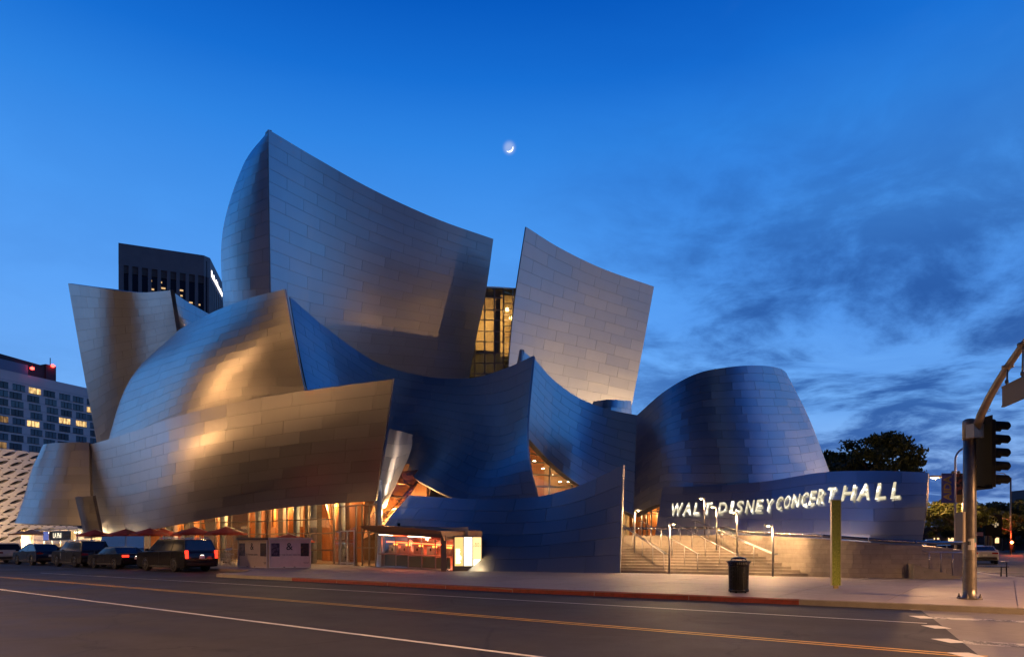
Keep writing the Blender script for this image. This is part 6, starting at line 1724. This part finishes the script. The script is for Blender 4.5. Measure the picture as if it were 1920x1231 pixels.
# --- lattice building
LAT = thing('lattice_building', 'white building wrapped in a slanted lattice of lens-shaped openings', 'building', P(0, 1030, 108))
V0, V1 = P(-110, 830, 100), P(125, 846, 117); V0.z = V1.z = 0
vd = (V1 - V0).normalized(); vl = (V1 - V0).length; vn = Vector((vd.y, -vd.x, 0))
if vn.dot(V0) > 0: vn = -vn
vo = lambda t, o_, z: V0 + vd * t + vn * o_ + Vector((0, 0, z))
VM = pbr('lattice_white', (0.60, 0.57, 0.53), 0.7, noise=0.06)
ztop = 16.6
MB().prism([vo(0, -1.4, 0), vo(vl, -1.4, 0), vo(vl, -1.4, ztop - 0.2), vo(0, -1.4, ztop - 0.2)], -vn * 20).build('inner_wall', pbr('lattice_inner', (0.05, 0.045, 0.05), 0.8), LAT)
cwid, chei = vl / 9, 1.50
def cell(x0, z0):
    """one slanted cell: plate with a lens opening, deep sides"""
    m2 = MB(); n = 20; rows = []
    sh = 0.30
    for k in range(n):
        a = 2 * math.pi * k / n; c, s = math.cos(a), math.sin(a)
        m_ = max(abs(c), abs(s)); ou = (0.5 + 0.5 * c / m_, 0.5 + 0.5 * s / m_)
        iu = (0.5 + 0.475 * c, 0.5 + 0.17 * s * (1 - 0.35 * c * c) + 0.26 * c)
        f_ = lambda u, v, o_: vo(x0 + (u + (v - 0.5) * 0.0) * cwid, o_, z0 + v * chei)
        def lens(u, v): return (u, v)
        rows.append([f_(*ou, 0.0), f_(*iu, 0.06), f_(iu[0], iu[1], -0.9)])
    rows.append(rows[0])
    m2.grid(rows, False)
    return m2.build('lattice_cell', VM, LAT)
for r_ in range(11):
    for c_ in range(10):
        x0 = (c_ - 0.5 * (r_ % 2)) * cwid
        cell(x0, ztop - (r_ + 1) * chei)
for px in (5, 45, 80):                             # lamps at the foot that wash the lattice
    q = P(px, 1016, 96); lamp('wash_light', (q.x, q.y, 1.0), (1.0, 0.62, 0.30), 4500, 0.4, LAT)
    MB().lathe([(0.25, 0), (0.25, 0.3), (0.1, 0.35)], (q.x, q.y, 0.14), 10).build('wash_fixture', TRIM, LAT)

# --- office tower far behind
TW = thing('office_tower', 'dark stone office tower with a lit white sign rising behind the hall', 'building', (P(392, 479, 430).x, 430, 0))
C0 = P(392, 480, 430); zT = C0.z; C0.z = 0
A0 = P(222, 455, (zT - EYE) * FPX / (HOR - 455)); A0.z = 0
dR = Vector((-0.228, 0.974, 0)).normalized()
TSTONE = pbr('tower_stone', (0.36, 0.29, 0.28), 0.8, noise=0.12, nscale=0.15); TGLASS = pbr('tower_window', (0.006, 0.009, 0.02), 0.12, spec=0.5)
fa = (C0 - A0); fl_ = fa.length; fa.normalize(); fn = Vector((fa.y, -fa.x, 0))
if fn.y > 0: fn = -fn
rn = Vector((dR.y, -dR.x, 0))
to = lambda t, o_, z: A0 + fa * t + fn * o_ + Vector((0, 0, z))
tr_ = lambda t, o_, z: C0 + dR * t + rn * o_ + Vector((0, 0, z))
DEEP = 58
MB().prism([to(1, -1.2, 0), to(fl_ - 1.2, -1.2, 0), tr_(DEEP, -1.2, 0), A0 + dR * DEEP + Vector((0, 0, 0))], (0, 0, zT - 3)).build('core', TGLASS, TW)
m2 = MB(); ch = 3.0
crown = [to(0, 0, zT - 13), to(fl_ - ch, 0, zT - 13), tr_(ch, 0, zT - 13), tr_(DEEP, 0, zT - 13), A0 + dR * DEEP + Vector((0, 0, zT - 13))]
m2.prism(crown, (0, 0, 13)); m2.build('crown', TSTONE, TW)
nb_ = 9; pitch = fl_ / (nb_ + 0.6)
for k in range(nb_ + 1):
    t0 = 0.15 + k * pitch; wv = 1.9
    if k == 0: wv = 2.6
    if k == nb_: wv = 4.6
    MB().prism([to(t0 - (0.1 if k == 0 else 0), 0.05, 60), to(min(fl_ - 2.0, t0 + wv), 0.05, 60), to(min(fl_ - 2.0, t0 + wv), 0.05, zT - 12.9), to(t0 - (0.1 if k == 0 else 0), 0.05, zT - 12.9)], -fn * 1.4).build('pier', TSTONE, TW)
    if k < nb_:                                    # lighter spandrel at the head of each bay
        MB().prism([to(t0 + wv, -0.7, zT - 17.5), to(t0 + pitch, -0.7, zT - 17.5), to(t0 + pitch, -0.7, zT - 12.9), to(t0 + wv, -0.7, zT - 12.9)], -fn * 0.3).build('spandrel', pbr('tower_spandrel', (0.20, 0.14, 0.12), 0.8), TW)
for k in range(9):
    t0 = 1.5 + k * 6.2
    MB().prism([tr_(t0, 0.05, 60), tr_(t0 + 2.4, 0.05, 60), tr_(t0 + 2.4, 0.05, zT - 12.9), tr_(t0, 0.05, zT - 12.9)], -rn * 1.4).build('pier', TSTONE, TW)
random.seed(2)
TL = glow('tower_lit', (1.0, 0.62, 0.28), 0.9)
for (px, py) in ((283, 512), (304, 508), (283, 525), (302, 528), (306, 539), (285, 541), (340, 543), (340, 553), (352, 566), (358, 566), (368, 568), (374, 570), (305, 560)):
    d = (A0.x - (px - 960) / FPX * A0.y) / ((px - 960) / FPX * fa.y - fa.x); z = EYE + (HOR - py) / FPX * (A0.y + fa.y * d)
    wv = random.uniform(0.7, 2.6); MB().prism([to(d - wv / 2, -1.15, z - 0.5), to(d + wv / 2, -1.15, z - 0.5), to(d + wv / 2, -1.15, z + 0.5), to(d - wv / 2, -1.15, z + 0.5)], -fn * 0.04).build('lit_window', TL, TW)
text('tower_lettering', 'Bank of America', 5.6, glow('tower_sign', (1.0, 0.98, 0.95), 3.0), TW, frame(tr_(25, 0.25, zT - 8.5), dR), 0.05, bold=0.10)

# --- blocks on the camera's side of the avenue, seen only in the steel
def block(name, label, c, size, rz, col):
    th = thing(name, label, 'building', (c[0], c[1], 0))
    MB().box((c[0], c[1], size[2] / 2), size, rz).build('wall', pbr(name + '_wall', col, 0.8, noise=0.1), th)
    return th
AV = math.atan2(GDIR.y, GDIR.x)
BGL = pbr('block_glass', (0.02, 0.02, 0.03), 0.1); BLIT = glow('block_lit', (1.0, 0.58, 0.26), 2.0)
def windows(th, c, wv, h, rz, face, frac, pitch=4.0, dep=9.05, seed=0):
    """rows of windows on the face towards the hall"""
    random.seed(seed); ux = Vector((math.cos(rz), math.sin(rz), 0))
    for i in range(int(wv / pitch)):
        for j in range(min(14, int(h / 3.6))):
            p = c + ux * (-wv / 2 + pitch / 2 + i * pitch) + face * dep
            MB().box((p.x, p.y, 2.2 + j * 3.6), (pitch * 0.6, 0.12, 1.9), rz).build('window', BLIT if random.random() < frac else BGL, th)
for k, (t, wv, h, lab) in enumerate(((-40, 36, 15, 'plain concrete block across the avenue from the stairs'), (24, 56, 12, 'long low parking block across the avenue from the great sail'), (92, 52, 42, 'tall slab across the avenue from the corner shop'), (160, 60, 75, 'high slab across the avenue from the lattice building'))):
    c = Vector((-14, -16, 0)) + GDIR * t + GN * 12
    th = block('street_block', lab, c, (wv, 18, h), AV, (0.07, 0.06, 0.055))
    windows(th, c, wv, h, AV, -GN, 0.2, seed=k)
for k, (c, size, rz, lab) in enumerate(((Vector((92, 22, 0)), (60, 18, 24), R(70), 'lit theatre block across the side street from the stairs'), (Vector((104, 86, 0)), (44, 18, 26), R(70), 'lit theatre block across the side street from the tall sail'))):
    th = block('theatre_block', lab, c, size, rz, (0.12, 0.10, 0.085))
    windows(th, c, size[0], size[2], rz, Vector((-math.sin(rz), math.cos(rz), 0)), (0.14, 0.3)[k], 5.0, 9.05, 30 + k)

# ================================================================ trees
BARK = pbr('bark', (0.06, 0.045, 0.03), 0.9, noise=0.3, nscale=6, bump=0.4)
def leaf_mat(name, c1, c2):
    if name in MATS: return MATS[name]
    m, t, out = new_mat(name); co = t.new('ShaderNodeNewGeometry').outputs['Position']
    n = t.noise(co, 1.4, 3, 0.6); c = t.ramp(n, [(0.35, c1 + (1,)), (0.65, c2 + (1,))])
    b = t.new('ShaderNodeBsdfPrincipled'); b.inputs['Roughness'].default_value = 0.55; t.link(c, b.inputs['Base Color'])
    tr = t.new('ShaderNodeBsdfTranslucent'); t.link(c, tr.inputs[0])
    mx = t.new('ShaderNodeMixShader'); mx.inputs[0].default_value = 0.3; t.link(b.outputs[0], mx.inputs[1]); t.link(tr.outputs[0], mx.inputs[2]); t.link(mx.outputs[0], out.inputs[0]); MATS[name] = m; return m
def tree(label, base, h, crown_z, rx, rz_, nleaf, leaf, lm, seed, trunk_r=0.22, group=None, clumps=34, flat=0.0):
    rn_ = np.random.RandomState(seed); th = thing('tree', label, 'tree', base, group=group)
    x, y, z = base; c = Vector((x, y, z + crown_z))
    m2 = MB(); top = Vector((x + 0.2, y, z + crown_z - rz_ * 0.35))
    m2.tube([Vector((x, y, z - 0.05)), Vector((x + 0.08, y, z + (crown_z - rz_) * 0.6)), top], [trunk_r, trunk_r * 0.75, trunk_r * 0.55], 8)
    cl = []
    for k in range(clumps):
        d = Vector(rn_.randn(3)); d.z = abs(d.z) * 1.0 - 0.35; d.normalize(); rr = 0.55 + 0.45 * rn_.rand() ** 0.6
        p = c + Vector((d.x * rx * rr, d.y * rx * rr, d.z * rz_ * rr)); cl.append((p, (0.20 + 0.16 * rn_.rand()) * rx))
        if k < 16: 
            mid = top.lerp(p, 0.5) + Vector(rn_.randn(3)) * 0.06 * rx; m2.tube([top - Vector((0, 0, rn_.rand() * rz_ * 0.3)), mid, p], [trunk_r * 0.36, trunk_r * 0.2, trunk_r * 0.07], 5)
    m2.build('trunk', BARK, th)
    m2 = MB()
    for k in range(nleaf):
        p, r_ = cl[rn_.randint(len(cl))]; d = Vector(rn_.randn(3)).normalized() * (r_ * rn_.rand() ** 0.45); d.z *= 0.6
        q = p + d; t1 = Vector(rn_.randn(3)).normalized(); t2 = t1.cross(Vector(rn_.randn(3))).normalized(); s = leaf * (0.6 + 0.8 * rn_.rand())
        m2.quad(q - t1 * s, q - t2 * s * 0.5, q + t1 * s, q + t2 * s * 0.5)
    m2.build('crown', lm, th)
    return th
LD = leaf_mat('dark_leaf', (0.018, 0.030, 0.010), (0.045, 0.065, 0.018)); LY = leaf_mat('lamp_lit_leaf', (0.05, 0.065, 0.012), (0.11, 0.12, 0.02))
q = P(1630, 1018, 78); tree('broad dark fig tree behind the rounded tower and lettered wall', (q.x, q.y, 0.1), 14, 10.4, 4.9, 3.5, 8000, 0.24, LD, 1, 0.4, clumps=46)
q = P(1560, 1018, 84); tree('smaller dark tree between the rounded tower and the broad fig', (q.x, q.y, 0.1), 13, 9.6, 4.6, 3.4, 5000, 0.30, LD, 2, 0.35)
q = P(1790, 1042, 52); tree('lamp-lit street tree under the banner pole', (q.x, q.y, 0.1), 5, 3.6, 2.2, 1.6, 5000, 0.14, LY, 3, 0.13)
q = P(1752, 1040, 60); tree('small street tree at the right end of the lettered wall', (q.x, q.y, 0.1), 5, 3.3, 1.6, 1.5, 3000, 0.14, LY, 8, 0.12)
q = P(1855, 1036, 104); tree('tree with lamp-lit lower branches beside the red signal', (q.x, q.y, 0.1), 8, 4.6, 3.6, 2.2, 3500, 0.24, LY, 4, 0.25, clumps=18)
for k, (px, d, h) in enumerate(((1822, 135, 7.6), (1862, 128, 8.6), (1900, 130, 9.4), (1940, 120, 8.4), (1880, 150, 9.6))):
    lab = ['low dark tree beyond the side street, behind the signal pole', 'dark tree beyond the side street, just behind the lamp-lit branches', 'tallest dark tree beyond the side street, above the red signal', 'dark tree beyond the side street, in front of the dark building', 'farthest dark tree beyond the side street, between two nearer ones'][k]
    q = P(px, 1030, d); tree(lab, (q.x, q.y, 0.0), 9, h * 0.60, 5.6, h * 0.50, 5200, 0.34, LD, 20 + k, 0.3, 'dark trees beyond the side street')
# lit lamp among the far trees
q = P(1862, 1030, 100); street_lamp((q.x + 1.2, q.y - 2.0, 0.1), 'short far lamp lighting the branches by the red signal', 5.2, 500, (-1, 0.1), 20)
q0, q1 = P(1715, 1030, 175), P(1990, 1030, 160); th = thing('low_building', 'long low dark building closing the side street behind the trees', 'building', ((q0.x + q1.x) / 2, 170, 0))
MB().prism([Vector((q0.x, q0.y, -0.02)), Vector((q1.x, q1.y, -0.02)), Vector((q1.x, q1.y, 7.2)), Vector((q0.x, q0.y, 5.6))], (0, 10, 0)).build('wall', pbr('low_dark_wall', (0.06, 0.05, 0.05), 0.8, noise=0.2), th)
random.seed(6)
for k in range(9):
    p = q0.lerp(q1, (k + 0.6) / 9.6); MB().box((p.x, p.y - 0.1, 2.4), (1.8, 0.2, 1.3)).build('window', BLIT if k in (1, 2, 5) else HGL2, th)
# sliver of a building at the right border
q = P(1945, 1030, 180); th = thing('side_building', 'dark building just showing past the trees on the side street', 'building', (q.x + 8, q.y, 0))
MB().box((q.x + 9, q.y, 8), (20, 16, 16)).build('wall', pbr('far_dark_wall', (0.10, 0.09, 0.11), 0.8, noise=0.1), th)
for j in range(3): MB().box((q.x + 4, q.y - 8.1, 4 + j * 3.6), (6, 0.2, 1.6)).build('window', HGL, th)

# ================================================================ moon, floodlights
def moon():
    c = MOON * 6000; rad = 6000 * 6.2 / FPX
    view = -MOON; right = Vector((1, 0, 0)); upv = right.cross(view) * -1
    upv = (Vector((0, 0, 1)) - MOON * MOON.z).normalized(); right = MOON.cross(upv).normalized()
    lit = (right * 0.55 - upv * 0.84).normalized()          # lit limb, low right towards the sunken sun
    oth = view.cross(lit).normalized()
    m2 = MB(); rows = []
    for i in range(25):
        ph = -math.pi / 2 + math.pi * i / 24
        row = []
        for j in range(5):
            al = R(2) + R(46) * j / 4                       # from the limb inwards
            d = (lit * math.cos(al) + view * math.sin(al)) * math.cos(ph) + oth * math.sin(ph)
            row.append(c + d * rad)
        rows.append(row)
    m2.grid(rows, True)
    o = m2.build('moon', glow('moonlight', (1.0, 0.99, 0.95), 3.0))
    tag(o, 'thin bright crescent moon in the blue sky', 'moon')
moon()


def flood(p, target, power, col, label, size=R(95), sc_=1.0):
    """floodlight on a roof or at a wall foot: housing and beam"""
    p = Vector(p); th = thing('floodlight', label, 'floodlight', p, group='floodlights of the hall')
    d = (Vector(target) - p).normalized()
    MB().bar(p - d * 0.25 * sc_ + Vector((0, 0, 0.25)), p + d * 0.05 + Vector((0, 0, 0.25)), 0.45 * sc_, 0.30 * sc_).build('housing', TRIM, th)
    MB().bar(p, p + Vector((0, 0, 0.2)), 0.10, 0.10).build('yoke', TRIM, th)
    l = lamp('flood_beam', p + d * 0.25 + Vector((0, 0, 0.25)), col, power, 0.15, th, 'SPOT', angle=size, blend=0.8)
    aim(l, target)
FW = (1.0, 0.70, 0.42)
flood((24, 66, 11), P(1080, 660, 74), 900, FW, 'roof floodlight beside the rounded tower, aimed at the tall sail', R(70))
flood((32, 74, 9), P(1095, 690, 75), 12000, FW, 'roof floodlight behind the rounded tower', R(105))
flood(bo(0.6, -0.9, 2.45), P(745, 880, 46.5), 3200, (1.0, 0.78, 0.6), 'small added floodlight on the ticket canopy, brightening the curled flap', R(44), 0.4)  # invented fixture, added so that the curled flap turns out bright
flood(P(1640, 960, 47), P(1520, 840, 50), 9000, (1.0, 0.72, 0.50), 'floodlight behind the lettered wall')
